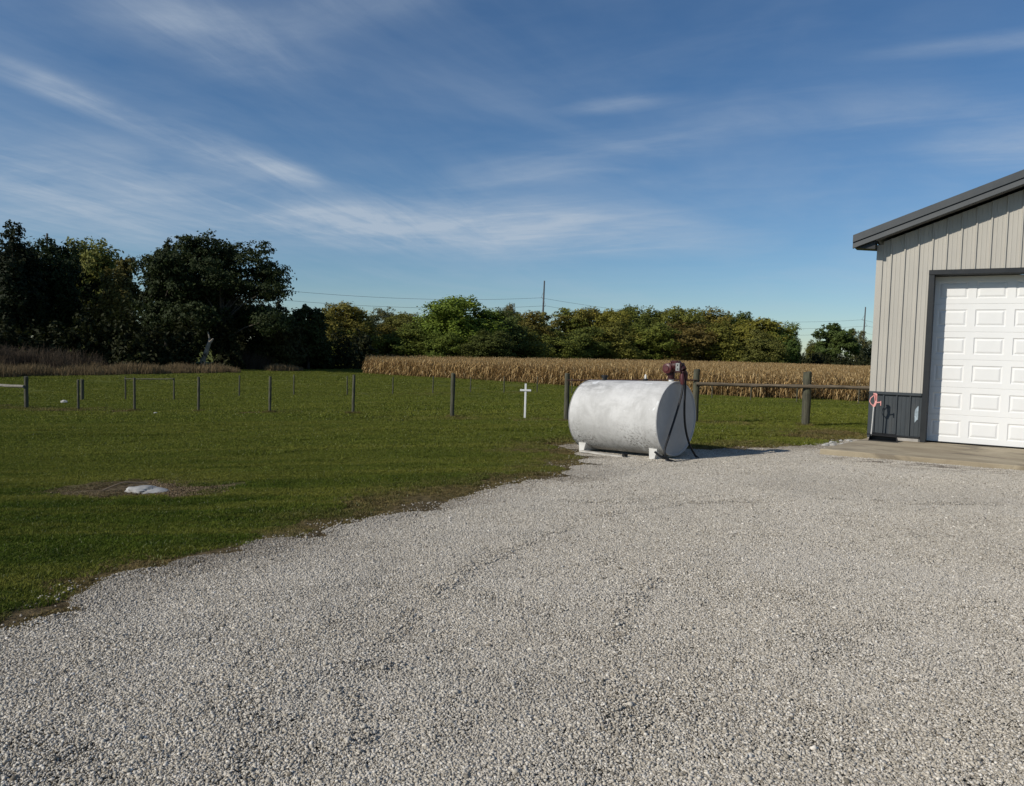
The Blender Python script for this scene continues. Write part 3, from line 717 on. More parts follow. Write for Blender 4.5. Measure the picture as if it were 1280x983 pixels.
# sun reflection painted as a pale thin patch on the wainscot beside the door
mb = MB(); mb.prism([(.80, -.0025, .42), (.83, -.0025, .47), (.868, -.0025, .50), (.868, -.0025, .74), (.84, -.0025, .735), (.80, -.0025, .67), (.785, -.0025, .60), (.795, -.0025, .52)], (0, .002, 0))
mb.obj('painted_reflection', simple('pale_reflection', (.30, .36, .40), .6, .3, 14), barn)
# concrete apron (its own slab)
t = NT('apron_concrete'); o = t.obj()
c = t.mix(t.step(t.noise(o, .9, 7, .65, .6, (.8, 1.3, 1)), .3, .72), (.30, .245, .165), (.50, .425, .30))
c = t.mix(t.math('MULTIPLY', t.step(t.noise(o, 1.1, 6, .6, .7, (.8, 1.4, 1)), .52, .68), .75), c, (.15, .125, .095))
c = t.mix(t.step(t.noise(o, 90, 4, .7), .3, .8), t.mix(.25, c, (.08, .07, .05)), c)
M_APR = t.out(t.bsdf(c, .9, 0, .25, t.bump(t.noise(o, 120, 4, .7), .35, .004)))
mb = MB(); mb.prism([(-.42, -2.62, AP - .16), (5.6, -2.62, AP - .16), (5.6, .16, AP - .16), (-.02, .16, AP - .16), (-.02, -.03, AP - .16)], (0, 0, .16))
apr = mb.obj('concrete_apron', M_APR, None, loc=(6.97, 14.8, 0), rot=(0, 0, ROTB)); tag(apr, kind='structure')
bv = apr.modifiers.new('bevel', 'BEVEL'); bv.width = .012; bv.segments = 2

def bl(x, y, z):                                                # barn coordinates to the world
    c_, s_ = math.cos(ROTB), math.sin(ROTB); return (6.97 + x * c_ - y * s_, 14.8 + x * s_ + y * c_, z)

# ------------------------------------------------------------------ long-handled dustpan leaning by the barn corner
dp = empty('dustpan', bl(.10, -.36, AP), ROTB); tag(dp, 'black long-handled dustpan with pink grip standing at the barn corner', 'dustpan')
M_BLK = simple('black_plastic', (.012, .012, .013), .5, .2)
M_PINK = simple('pink_plastic', (.72, .33, .30), .5, .12)
mb = MB(); mb.prism([(-.03, .13, .0), (.46, .13, .0), (.42, .13, .12), (.0, .13, .13)], (0, .02, 0))
mb.prism([(-.03, -.12, .0), (.46, -.12, .0), (.46, .14, .0), (-.03, .14, .0)], (0, 0, .012))
mb.prism([(-.03, -.12, .0), (-.03, .14, .0), (.0, .14, .13), (-.02, -.02, .10)], (.012, 0, 0)); mb.prism([(.46, -.12, .0), (.46, .14, .0), (.42, .14, .12), (.44, -.02, .09)], (-.012, 0, 0))
mb.prism([(-.02, -.02, .100), (.44, -.02, .088), (.42, .14, .122), (.0, .14, .132)], (0, 0, .010))
mb.obj('pan', M_BLK, dp)
mb = MB(); mb.tube([(.0, .02, .08), (.012, .02, .36), (.02, .02, .66)], .012, 8); mb.obj('handle_tube', simple('pale_aluminium', (.62, .60, .57), .4, .08, metal=.3), dp, True)
gr = empty('grip', (.02, .02, .64)); gr.parent = dp
mb = MB(); mb.prism([(-.02, -.012, .0), (.022, -.012, .0), (.05, -.012, .08), (.05, -.012, .24), (.03, -.012, .26), (-.02, -.012, .26), (.0, -.012, .20), (.015, -.012, .09)], (0, .024, 0)); mb.obj('grip_body', M_PINK, gr)
mb = MB(); mb.tube([(-.01, 0, .015), (-.05, 0, .05), (-.075, 0, .10), (-.06, 0, .16), (-.02, 0, .20), (.0, 0, .235)], .009, 7); mb.obj('trigger_guard', M_PINK, gr, True)
mb = MB(); mb.tube([(.03, 0, .075), (.08, 0, .085), (.115, 0, .09)], .011, 7); mb.box((.118, 0, .07), (.016, .02, .09), .004); mb.obj('side_hook', M_PINK, gr)
mb = MB(); mb.box((.028, -.0145, .165), (.016, .006, .10), .001); mb.box((.005, -.0145, .225), (.03, .006, .012), .001); mb.obj('trigger', simple('dark_red_plastic', (.28, .06, .05), .5), gr)

# ------------------------------------------------------------------ fuel tank on skids
TR = .595
ROTT = math.atan2(-.682, .731)
tank = empty('fuel_tank', (2.62, 12.05, -.085), ROTT); tag(tank, 'white horizontal steel fuel tank with red pump and black hose', 'fuel tank')
TL = 1.70
def tz(x): return .645 + .032 * x                                # axis height above the base; drops to the left
t = NT('tank_white_paint'); o = t.obj()
c = t.mix(t.step(t.noise(o, 2.6, 8, .7, .5), .30, .70), (.43, .425, .41), (.60, .595, .58))
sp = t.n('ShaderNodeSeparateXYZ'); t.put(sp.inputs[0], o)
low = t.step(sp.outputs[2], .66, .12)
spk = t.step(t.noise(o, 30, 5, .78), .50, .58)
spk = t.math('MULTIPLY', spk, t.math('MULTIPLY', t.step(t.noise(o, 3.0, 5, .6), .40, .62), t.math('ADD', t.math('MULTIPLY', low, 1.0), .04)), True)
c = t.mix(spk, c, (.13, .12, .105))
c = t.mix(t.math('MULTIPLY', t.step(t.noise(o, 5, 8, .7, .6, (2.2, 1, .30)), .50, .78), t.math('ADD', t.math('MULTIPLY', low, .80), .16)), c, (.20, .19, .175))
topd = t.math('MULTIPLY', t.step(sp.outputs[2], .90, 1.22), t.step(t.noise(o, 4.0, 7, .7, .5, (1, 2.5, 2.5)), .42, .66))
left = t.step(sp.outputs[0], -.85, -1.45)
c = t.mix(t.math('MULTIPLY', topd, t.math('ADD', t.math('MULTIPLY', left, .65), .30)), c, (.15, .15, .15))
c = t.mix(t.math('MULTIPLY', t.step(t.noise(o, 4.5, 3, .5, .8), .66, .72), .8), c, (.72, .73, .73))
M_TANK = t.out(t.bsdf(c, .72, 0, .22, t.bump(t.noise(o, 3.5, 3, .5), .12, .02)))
def ring(x, r, n_=72): return [(x, r * math.cos(2 * PI * k / n_), tz(x) + r * math.sin(2 * PI * k / n_)) for k in range(n_)]
def loft(rings, cap0=False, cap1=False):
    V = [p for rg in rings for p in rg]; n_ = len(rings[0]); Fc = []
    for i in range(len(rings) - 1):
        for k in range(n_): Fc.append((i * n_ + k, (i + 1) * n_ + k, (i + 1) * n_ + (k + 1) % n_, i * n_ + (k + 1) % n_))
    if cap0: Fc.append(tuple(range(n_)))
    if cap1: Fc.append(tuple(reversed([(len(rings) - 1) * n_ + k for k in range(n_)])))
    me = bpy.data.meshes.new('m'); me.from_pydata(V, [], Fc); me.update(); return me
def smooth(me, ang=30):
    me.polygons.foreach_set('use_smooth', np.ones(len(me.polygons), bool)); me.set_sharp_from_angle(angle=math.radians(ang)); return me
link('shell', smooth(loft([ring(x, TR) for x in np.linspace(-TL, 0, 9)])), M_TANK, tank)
M_TEND_SHADE = simple('tank_end_shade_paint', (.37, .375, .38), .6, .07, 3.0, 0, .4, dirt=(.30, .30, .29), dirt_amt=.35)  # white paint greyed: the shade on the end is put into its colour
link('tank_end', smooth(loft([ring(.004, TR + .004), ring(.014, TR + .002), ring(.012, TR - .022), ring(.002, TR - .03), ring(.008, TR * .5), ring(.012, .05)], False, True)), M_TEND_SHADE, tank)
link('tank_end', smooth(loft([ring(-TL - .004, TR + .004), ring(-TL - .014, TR + .002), ring(-TL - .012, TR - .022), ring(-TL - .002, TR - .03), ring(-TL - .012, .05)], False, True)), M_TEND_SHADE, tank)
M_SKID = simple('dirty_skid_paint', (.42, .40, .36), .8, .2, 5.0, dirt=(.20, .16, .11), dirt_amt=.7)
M_FOOT = simple('white_saddle_paint', (.62, .61, .58), .6, .12, 6.0, dirt=(.30, .25, .18), dirt_amt=.6)
for x in (-.17, -TL + .13):
    for sg in (-1, 1):                                            # front and back legs of each saddle, cut to the curve of the tank
        mb = MB(); zc = tz(x)
        ys = [.20, .26, .32, .38]; arc = [(sg * y_, zc - math.sqrt(TR * TR - y_ * y_) - .002) for y_ in ys]
        arc = arc[:1] + arc[1:]
        poly = [(x - .07, sg * .20, -.03), (x - .07, sg * .38, -.03)] + [(x - .07, y_, z_) for y_, z_ in reversed(arc)]
        poly[1] = (x - .07, sg * .36, -.03)
        mb.prism(poly, (.15, 0, 0))
        for v in mb.b.verts:
            if v.co.z < 0: v.co.x = x - .07 + (v.co.x - x + .07) * .55
        mb.obj('foot', M_FOOT, tank)
    mb = MB(); mb.box((x, 0, .012), (.10, .60, .05), .004); mb.obj('cross_member', M_FOOT, tank)
for sg in (-1, 1):
    mb = MB(); mb.box((-TL / 2 + .10, sg * .40, -.012), (TL - .06, .12, .030), .006); mb.obj('skid', M_SKID, tank)
mb = MB(); mb.tube([(-.62, -.50, .03), (-.62, -.53, .03)], .026, 12); mb.box((-.62, -.47, .03), (.04, .08, .04)); mb.obj('drain_plug', M_BLK, tank)
# fittings along the top
def topz(x): return tz(x) + TR
mb = MB(); mb.tube([(-1.42, 0, topz(-1.42) - .02), (-1.42, 0, topz(-1.42) + .045)], .045, 14); mb.tube([(-1.42, 0, topz(-1.42) + .045), (-1.42, 0, topz(-1.42) + .085)], .055, 14); mb.obj('fill_cap', M_BLK, tank, True, 40)
mb = MB(); mb.tube([(-.60, 0, topz(-.6) - .02), (-.60, 0, topz(-.6) + .035)], .045, 14); mb.obj('vent_base', M_BLK, tank, True, 40)
mb = MB(); mb.tube([(-.60, 0, topz(-.6) + .03), (-.60, 0, topz(-.6) + .085), (-.60, 0, topz(-.6) + .11)], [.018, .018, .006], 10); mb.obj('vent_pipe', M_FOOT, tank, True)
# pump
M_RED = simple('pump_red_paint', (.080, .015, .016), .45, .25, 9.0, 0, .5, dirt=(.04, .012, .012), dirt_amt=.5)
M_REDD = simple('pump_dark_red', (.036, .009, .010), .5, .2, 9.0)
pz = topz(-.115)
pump = empty('pump', (-.115, 0, pz)); pump.parent = tank; pump.scale = (.82, .82, .82)
mb = MB(); mb.tube([(0, 0, -.03), (0, 0, .05)], .05, 14); mb.obj('bung', M_FOOT, pump, True, 40)
mb = MB(); mb.tube([(.0, 0, .04), (.0, 0, .10), (-.025, 0, .16), (-.03, 0, .24)], [.06, .07, .085, .075], 14); mb.tube([(0, 0, .045), (0, 0, .065)], .085, 14); mb.obj('pump_neck', M_REDD, pump, True, 40)
mb = MB(); mb.tube([(-.03, -.13, .25), (-.03, .13, .25)], [.098, .098], 18); mb.tube([(-.03, -.15, .25), (-.03, -.13, .25)], [.07, .1], 18)
mb.tube([(-.03, -.165, .25), (-.03, -.15, .25)], [.055, .06], 18); mb.obj('rotor_cover', M_RED, pump, True, 35)
mb = MB(); mb.tube([(-.01, 0, .28), (.10, 0, .31), (.20, 0, .28), (.26, 0, .22)], [.085, .095, .09, .075], 14); mb.box((.07, 0, .385), (.15, .10, .03), .008); mb.obj('motor', M_REDD, pump, True, 40)
for k in range(5):
    mb = MB(); a_ = (.03 + .035 * k); mb.tube([(a_, 0, .30), (a_ + .012, 0, .302)], .104, 16); mb.obj('cooling_fin', M_RED, pump, True, 35)
mb = MB(); mb.box((.19, -.02, .27), (.13, .16, .19), .012); mb.obj('switch_box', M_REDD, pump)
mb = MB(); mb.box((.19, -.104, .285), (.085, .006, .15), .002); mb.obj('switch_plate', simple('plate_grey', (.30, .30, .29), .4, .15, 10, metal=.4), pump)
mb = MB(); mb.box((.19, -.109, .32), (.02, .006, .03), .001); mb.box((.19, -.109, .245), (.025, .006, .02), .001); mb.obj('switch_lever', M_BLK, pump)
mb = MB(); mb.tube([(.26, .0, .22), (.285, .05, .14), (.285, .05, .03)], [.05, .045, .03], 12); mb.obj('outlet_elbow', M_REDD, pump, True, 40)
noz = empty('nozzle', (.25, -.02, .16)); noz.parent = pump
mb = MB(); mb.tube([(0, 0, .03), (.0, 0, -.06), (.01, 0, -.14), (.015, 0, -.21)], [.03, .042, .045, .036], 12); mb.obj('nozzle_body', M_RED, noz, True, 40)
mb = MB(); mb.tube([(-.03, 0, .0), (-.06, 0, -.06), (-.05, 0, -.14), (.0, 0, -.19)], .009, 8); mb.obj('nozzle_lever', M_REDD, noz, True)
mb = MB(); mb.box((.0, .0, .035), (.09, .09, .035), .006); mb.obj('nozzle_cradle', M_REDD, noz)
# hose: from the pump outlet down to the ground and back up to the nozzle
def spline(pts, n_=10):
    pts = [Vector(p) for p in pts]; q = [pts[0] * 2 - pts[1]] + pts + [pts[-1] * 2 - pts[-2]]; o_ = []
    for i in range(1, len(q) - 2):
        for k in range(n_):
            s_ = k / n_; a_, b_, c_, d_ = q[i - 1], q[i], q[i + 1], q[i + 2]
            o_.append(.5 * ((2 * b_) + (c_ - a_) * s_ + (2 * a_ - 5 * b_ + 4 * c_ - d_) * s_ ** 2 + (3 * b_ - a_ - 3 * c_ + d_) * s_ ** 3))
    return o_ + [pts[-1]]
hz = pz
mb = MB(); mb.tube(spline([(.106, -.015, hz - .03), (.12, -.06, hz - .18), (.10, -.17, hz - .50), (.09, -.33, hz - .82), (.10, -.47, .18), (.14, -.45, .06), (.22, -.34, .012), (.27, -.08, .008),
                            (.26, .22, .008), (.24, .34, .012), (.19, .31, .06), (.15, .19, .24), (.13, .08, .50), (.125, .03, .80), (.122, .037, hz + .03)]), .0175, 9)
mb.obj('hose', simple('black_hose', (.010, .010, .011), .5, .2), tank, True)
mb = MB(); mb.tube(spline([(-.02, -.56, .16), (.06, -.53, .10), (.13, -.46, .055), (.20, -.36, .02)]), .0165, 9); mb.obj('hose_tail', MATS['black_hose'], tank, True)

# ------------------------------------------------------------------ white cross
cr = empty('white_cross', (.37, 20.77, h1(.37, 20.77))); tag(cr, 'small white wooden cross standing on the lawn by the fence', 'cross')
M_WHT = simple('white_paint', (.80, .80, .78), .5, .05, 8)
mb = MB(); mb.box((0, 0, .46), (.052, .04, 1.02), .004); mb.obj('upright', M_WHT, cr)
mb = MB(); mb.box((0, -.026, .79), (.30, .012, .052), .003); mb.obj('crossbar', M_WHT, cr)

# ------------------------------------------------------------------ fences
t = NT('weathered_post'); o = t.obj(); isl = t.n('ShaderNodeObjectInfo').outputs['Random']
g_ = t.noise(o, 9, 6, .65, .3, (3, 3, .35))
c = t.mix(t.step(g_, .3, .7), (.040, .040, .028), (.115, .112, .080)); c = t.mix(t.math('MULTIPLY', t.step(t.noise(o, 4, 4), .5, .7), .5), c, (.10, .115, .065))
c = t.mix(t.math('MULTIPLY', isl, .35), c, (.07, .062, .048))
M_POST = t.out(t.bsdf(c, .9, 0, .2, t.bump(t.noise(o, 30, 5, .7, 0, (3, 3, .25)), .6, .01)))
t = NT('weathered_rail'); o = t.obj()
c = t.mix(t.step(t.noise(o, 8, 6, .7, .3, (.3, 3, 3)), .3, .7), (.070, .055, .038), (.185, .150, .108))
M_RAIL = t.out(t.bsdf(c, .9, 0, .2, t.bump(t.noise(o, 30, 5, .7, 0, (.25, 3, 3)), .5, .01)))
def post_mesh(h, r, seed):
    random.seed(seed); mb = MB(); lean = random.uniform(-.012, .012); n_ = 7
    mb.tube([(lean * k * h / n_ + random.uniform(-.003, .003), random.uniform(-.003, .003), -.12 + (h + .12) * k / n_) for k in range(n_ + 1)] + [(lean * h, 0, h + .012)],
            [r * random.uniform(.94, 1.06) for _ in range(n_ + 1)] + [r * .72], 10, True, .03)
    return mb.mesh('post', True, 40)
nf = empty('fence', (NEAR_POSTS[2][0], NEAR_POSTS[2][1], h1(*NEAR_POSTS[2]))); tag(nf, 'nearer row of round wooden fence posts across the lawn with timber rail by barn', 'fence')
hts = [1.31, 1.34, 1.24, 1.27, 1.26, 1.23, 1.25, 1.25, 1.2, 1.34, 1.28]; rds = [.098, .080, .068, .064, .046, .046, .046, .046, .047, .082, .055]
def rel(o, par, p): o.parent = par; o.location = Vector(p) - par.location; return o
for i, (x, y) in enumerate(NEAR_POSTS):
    rel(link('post', post_mesh(hts[i], rds[i], 100 + i), M_POST), nf, (x, y, h1(x, y)))
def rail(par, a_, b_, r, mat, name='rail', seed=1, off=.10, sag=.0):
    random.seed(seed); A_ = Vector(a_); B_ = Vector(b_); d_ = B_ - A_; n_ = 10
    sd_ = Vector((d_.y, -d_.x, 0)).normalized() * off; sd_ = sd_ if sd_.y < 0 else -sd_
    mid = (A_ + B_) / 2 + sd_; ln = d_.length
    mb = MB(); mb.tube([(-ln / 2 + ln * k / n_, random.uniform(-.006, .006), random.uniform(-.006, .006) - sag * (1 - (2 * k / n_ - 1) ** 2)) for k in range(n_ + 1)], [r * random.uniform(.92, 1.06) for _ in range(n_ + 1)], 9, True, .03)
    o_ = mb.obj(name, mat, None, True, 40); rel(o_, par, mid); o_.rotation_euler = d_.to_track_quat('X', 'Z').to_euler(); return o_
def pt(i, h): x, y = NEAR_POSTS[i]; return (x, y, h1(x, y) + h)
rail(nf, pt(1, .985), pt(0, .965), .046, M_RAIL, seed=5)
rail(nf, pt(0, .97), (8.85, 18.05, h1(8.85, 18.05) + .965), .046, M_RAIL, seed=6)
M_PIPE = simple('rusty_pipe', (.045, .018, .014), .6, .3, 12)
rail(nf, pt(2, 1.085), pt(1, 1.085), .016, M_PIPE, 'pipe_rail', 7)
M_RAILP = simple('pale_grey_rail', (.20, .185, .16), .85, .2, 10)
rail(nf, pt(10, 1.02), pt(9, .93), .06, M_RAILP, seed=8)
ff = empty('fence', (FAR_POSTS[3][0], FAR_POSTS[3][1], h1(*FAR_POSTS[3]))); tag(ff, 'farther row of thin fence posts between the lawn and the corn', 'fence')
pmv = [post_mesh(1.2, .040, 200 + k) for k in range(4)]; pcn = post_mesh(1.18, .085, 210)
for i, (x, y) in enumerate(FAR_POSTS):
    big = i in (0,)
    o_ = link('post', pcn if big else pmv[i % 4], M_POST); rel(o_, ff, (x, y, h1(x, y))); o_.rotation_euler = (0, 0, i * 1.3)
    o_.scale = (1, 1, (.94, 1.0, .9, 1.0, 1.03, 1.0)[i % 6])
def pf_(i, h): x, y = FAR_POSTS[i]; return (x, y, h1(x, y) + h)
rail(ff, pf_(1, 1.09), pf_(2, 1.06), .03, M_POST, seed=9, off=.06)

# ------------------------------------------------------------------ half-buried rock, twig, white stones
x, y = -4.62, 9.62
mb = MB(); bmesh.ops.create_icosphere(mb.b, subdivisions=4, radius=1.0)
for v in mb.b.verts:
    n_ = float(wob(v.co.x * 1.0, v.co.y + v.co.z * 1.7, 2.4, 71)) * .10 + float(wob(v.co.x, v.co.y * 1.3 + v.co.z, 7, 72)) * .03
    ck = v.co.x * 1.0 - v.co.z * .35 + .02 * float(wob(v.co.y, v.co.z, 9, 73))
    gv = math.exp(-((ck + .02) / .045) ** 2) * .26 + math.exp(-((ck - .28) / .02) ** 2) * .035
    asym = 1 + .12 * v.co.x
    v.co = Vector((v.co.x * .30, v.co.y * .19, v.co.z * (.08 if v.co.z > 0 else .08) * (1 - .35 * max(0, v.co.x)) / asym)) * (1 + n_ - gv)
rk = mb.obj('half_buried_rock', simple('pale_rock', (.33, .325, .31), .7, .22, 9, bump=.4, bscale=60, dirt=(.20, .17, .13), dirt_amt=.6), None, True, 60, loc=(x, y, h1(x, y) - .012), rot=(0, 0, -.12))
tag(rk, 'pale grey cracked rock half buried in a bare soil patch', 'rock')
mb = MB(); mb.tube(spline([(-.52, -.10, .012), (-.42, -.06, .06), (-.30, -.02, .105), (-.16, .03, .10), (-.02, .08, .09)], 6), [.010] * 24 + [.006], 6, True, .1)
tw = mb.obj('bent_twig', simple('twig_bark', (.13, .10, .07), .9, .25, 20), None, True, loc=(x, y, h1(x, y))); tag(tw, 'thin bent twig arching over the half-buried rock', 'twig')
# crumbly soil and straw in the bare patch
t = NT('soil_clod'); M_CLOD = t.out(t.bsdf(t.ramp(t.island(), [(0, (.06, .042, .024)), (.5, (.15, .108, .062)), (.85, (.25, .19, .115)), (1, (.36, .30, .20))]), .95, 0, .1))
pr = [proto('clod_patch', stones_mesh('clod_patch', 150, .22, .003, .011), M_CLOD) for _ in range(4)]
X, Y = grid_pts(-7, -2.8, 8.6, 11.4, .16); k = dirt_patch(X, Y) > .35 + .3 * rng.random(len(X)); X, Y = X[k], Y[k]
scatter('soil_clods', pr, np.stack([X, Y, H(X, Y) - .004], 1), slope_rot(X, Y, rng.uniform(0, 6.28, len(X))), np.ones((len(X), 3)), rng.integers(0, 4, len(X)), {}, ('crumbled dry soil around the half-buried rock', 'soil'))

def pebble(px_, py_, s_, label, seed, cat='stone', flat=.6):
    mb = MB(); bmesh.ops.create_icosphere(mb.b, subdivisions=2, radius=1.0); r_ = random.Random(seed)
    for v in mb.b.verts: v.co = Vector((v.co.x * s_, v.co.y * s_ * .75, v.co.z * s_ * flat)) * (1 + r_.uniform(-.14, .14))
    o_ = mb.obj('white_stone', simple('white_stone_mat', (.38, .37, .34), .8, .15, 20), None, loc=(px_, py_, h1(px_, py_) + s_ * .25)); tag(o_, label, cat); return o_
pebble(-21.8, 36.9, .17, 'white stone lying on the lawn behind the leftmost posts', 1)
pebble(-12.5, 26.6, .07, 'tiny white stone in the grass in front of the leftmost near posts', 2)
r_ = random.Random(5)
for k in range(12):
    yy = -1.25 + k * .10 + r_.uniform(-.06, .06); xx = -.06 + .155 * yy - r_.uniform(.05, .40)
    w_ = bl(xx, yy, 0); o_ = pebble(w_[0], w_[1], r_.uniform(.03, .07), 'pale limestone lump lying at the left edge of the concrete apron', 30 + k)
    o_['group'] = 'limestone lumps beside the apron'; o_.location.z = h1(w_[0], w_[1]) + .03

# ------------------------------------------------------------------ corn field (uncountable: one mass)
def corn_row(name, n, length):
    V = []; Q = []; T = []
    def strip(pts, wdir, ws):
        b0 = len(V)
        for p, w in zip(pts, ws): V.append(p - wdir * w); V.append(p + wdir * w)
        for i in range(len(pts) - 1): Q.append((b0 + 2 * i, b0 + 2 * i + 1, b0 + 2 * i + 3, b0 + 2 * i + 2))
    for k in range(n):
        x0 = (k + .5) / n * length - length / 2 + rng.uniform(-.05, .05); y0 = rng.uniform(-.06, .06); h = rng.uniform(1.6, 2.05) * (.8 if rng.random() < .08 else 1); ln = rng.normal(0, .05, 2)
        def stalk(z): return np.array((x0 + ln[0] * z, y0 + ln[1] * z, z))
        for a_ in (0, PI / 2): strip([stalk(0), stalk(h * .5), stalk(h)], np.array((math.cos(a_), math.sin(a_), 0)), [.018, .014, .006])
        az = rng.uniform(0, 6.28)
        for j in range(13):
            z = .2 + j * (h - .35) / 13 + rng.uniform(-.05, .05); az += PI + rng.normal(0, .5); d = np.array((math.cos(az), math.sin(az), 0)); wd = np.array((-d[1], d[0], rng.uniform(-.6, .6)))
            l = rng.uniform(.45, .8) * (1 - .35 * (j / 11) ** 2); up = rng.uniform(.1, .30); dr = rng.uniform(.25, .65)
            p0 = stalk(z); p1 = p0 + d * l * .3 + np.array((0, 0, up)); p2 = p0 + d * l * .62 + np.array((0, 0, up - dr * .35)); p3 = p0 + d * l * .78 + np.array((0, 0, up - dr))
            strip([p0, p1, p2, p3], wd, [.016, .030, .026, .005])
        for j in range(6):
            a_ = rng.uniform(0, 6.28); sp_ = rng.uniform(.03, .14); p0 = stalk(h - .03); strip([p0, p0 + np.array((math.cos(a_) * sp_, math.sin(a_) * sp_, rng.uniform(.18, .32)))], np.array((-math.sin(a_), math.cos(a_), 0)), [.008, .005])
        if rng.random() < .9:
            z = rng.uniform(.85, 1.15); a_ = rng.uniform(0, 6.28); d = np.array((math.cos(a_), math.sin(a_), 0)); p0 = stalk(z)
            for b_ in (0, 1): strip([p0, p0 + d * .07 + np.array((0, 0, -.06)), p0 + d * .12 + np.array((0, 0, -.24))], np.array((-d[1], d[0], 0)) if b_ else d * .7 + np.array((0, 0, .7)), [.02, .035, .012])
    return mesh_np(name, np.array(V), np.array(Q))
t = NT('dry_corn'); isl = t.island(); oi = t.n('ShaderNodeObjectInfo').outputs['Random']
c = t.ramp(isl, [(0, (.10, .058, .021)), (.3, (.26, .160, .060)), (.62, (.43, .285, .118)), (.88, (.59, .425, .20)), (1, (.76, .60, .35))])
c = t.mix(t.math('MULTIPLY', t.step(t.noise(t.pos(), .12, 4, .6), .4, .7), .35), c, t.mix(.5, c, (.15, .075, .03)))
c = t.mix(t.math('MULTIPLY', t.step(t.noise(t.pos(), .8, 3, .6), .58, .74), .35), c, (.10, .11, .03))
tr = t.n('ShaderNodeBsdfTranslucent'); t.put(tr.inputs[0], c); mx = t.n('ShaderNodeMixShader'); mx.inputs[0].default_value = .22
t.t.links.new(t.bsdf(c, .75, 0, .2), mx.inputs[1]); t.t.links.new(tr.outputs[0], mx.inputs[2]); M_CORN = t.out(mx.outputs[0])
RL = 3.0
pr = [proto('corn_row', corn_row('corn_row', 16, RL), M_CORN) for _ in range(8)]
d = (CORN_B - CORN_A); d = d / np.linalg.norm(d); nn = np.array((-d[1], d[0])); nn = nn if nn[1] > 0 else -nn
PX, PY, PR = [], [], []
for k in range(150):
    for i in range(-3, 62):
        p = CORN_A + d * ((i + .5) * RL) + nn * (.4 + k * .76)
        # left end of the field runs straight back, the front bends to meet the right-hand headland
        u_ = p - CORN_A
        if p[0] < CORN_A[0] - .22 * (p[1] - CORN_A[1]) * (p[1] > CORN_A[1]) + (1.2 if k % 3 else .2): continue
        if p[1] < 58.3: continue
        if p[0] > p[1] * .62 + 4 or p[1] > 190: continue
        PX.append(p[0]); PY.append(p[1]); PR.append(math.atan2(d[1], d[0]) + (PI if rng.random() < .5 else 0))
PX = np.array(PX); PY = np.array(PY); s = rng.uniform(.92, 1.06, len(PX)) * (1 + .03 * wob(PX, PY, .12, 81))
scatter('corn_field', pr, np.stack([PX, PY, H(PX, PY)], 1), np.stack([0 * PX, 0 * PX, PR], 1), np.stack([np.ones(len(PX)), np.ones(len(PX)), s], 1), rng.integers(0, 8, len(PX)), {}, ('field of dry tan standing corn', 'corn'))

# ------------------------------------------------------------------ dry weeds and tall grass along the wood's edge
def tuft(name, n, R, h0, h1_, w0, branch=0):
    V = []; Q = []
    for k in range(n):
        a_ = rng.uniform(0, 6.28); r_ = R * math.sqrt(rng.random()); b = np.array((r_ * math.cos(a_), r_ * math.sin(a_), 0)); h = rng.uniform(h0, h1_) * (1 - .35 * r_ / R)
        ya = rng.uniform(0, 6.28); w = np.array((math.cos(ya), math.sin(ya), 0)) * w0; ld = rng.normal(0, .22, 2) * h; ld = np.array((ld[0], ld[1], 0))
        pts = [b, b + ld * .35 + np.array((0, 0, h * .55)), b + ld + np.array((0, 0, h))]
        b0 = len(V)
        for p, q in zip(pts, (1, .8, .25)): V += [p - w * q, p + w * q]
        Q += [(b0, b0 + 1, b0 + 3, b0 + 2), (b0 + 2, b0 + 3, b0 + 5, b0 + 4)]
        for j in range(branch):
            z = rng.uniform(.4, .95); p = b + ld * z * z + np.array((0, 0, h * z)); e = rng.normal(0, .25, 3) * h * .45; e[2] = abs(e[2]) * .8; b0 = len(V)
            V += [p - w * .5, p + w * .5, p + e + w * .35, p + e - w * .35]; Q.append((b0, b0 + 1, b0 + 2, b0 + 3))
    return mesh_np(name, np.array(V), np.array(Q))
def weedmat(name, c0, c1):
    t = NT(name); c = t.mix(t.island(), c0, c1); c = t.mix(t.math('MULTIPLY', t.step(t.noise(t.pos(), .5, 4, .6), .45, .7), .5), c, c0); return t.out(t.bsdf(c, .9, 0, .1))
pr = [proto('dry_grass', tuft('dry_grass', 260, .9, .4, .95, .012), weedmat('dry_tall_grass', (.11, .078, .04), (.27, .20, .11))) for _ in range(4)]
E1 = [(-48, 60), (-43, 64.5), (-38.2, 69), (-36.5, 73), (-33.5, 78), (-30.5, 84)]; E2 = [(-28.5, 93), (-26.5, 95)]
def along(pts, n, spread):
    pts = np.array(pts); seg = np.linalg.norm(np.diff(pts, axis=0), axis=1); cs = np.concatenate([[0], np.cumsum(seg)]); s_ = rng.uniform(0, cs[-1], n)
    X = np.interp(s_, cs, pts[:, 0]); Y = np.interp(s_, cs, pts[:, 1]); v = rng.uniform(0, spread, n); return X - v * .75, Y + v * .65
a1 = along(E1, 230, 3.2); a2 = along(E2, 26, 2.0); X = np.concatenate([a1[0], a2[0]]); Y = np.concatenate([a1[1], a2[1]])
s = rng.uniform(.7, 1.15, len(X)) * (1 + .45 * wob(X, Y, .9, 95)); k = s > .55; X, Y, s = X[k], Y[k], s[k]
scatter('tall_dry_grass', pr, np.stack([X, Y, H(X, Y)], 1), np.stack([0 * X, 0 * X, rng.uniform(0, 6.28, len(X))], 1), np.stack([s, s, s], 1), rng.integers(0, 4, len(X)), {}, ('strip of tall straw coloured grass along the foot of the wood', 'grass'))
pr = [proto('weed_clump', tuft('weed_clump', 170, 1.5, 1.3, 2.7, .014, 5), weedmat('brown_weeds', (.050, .038, .026), (.125, .092, .062))) for _ in range(4)]
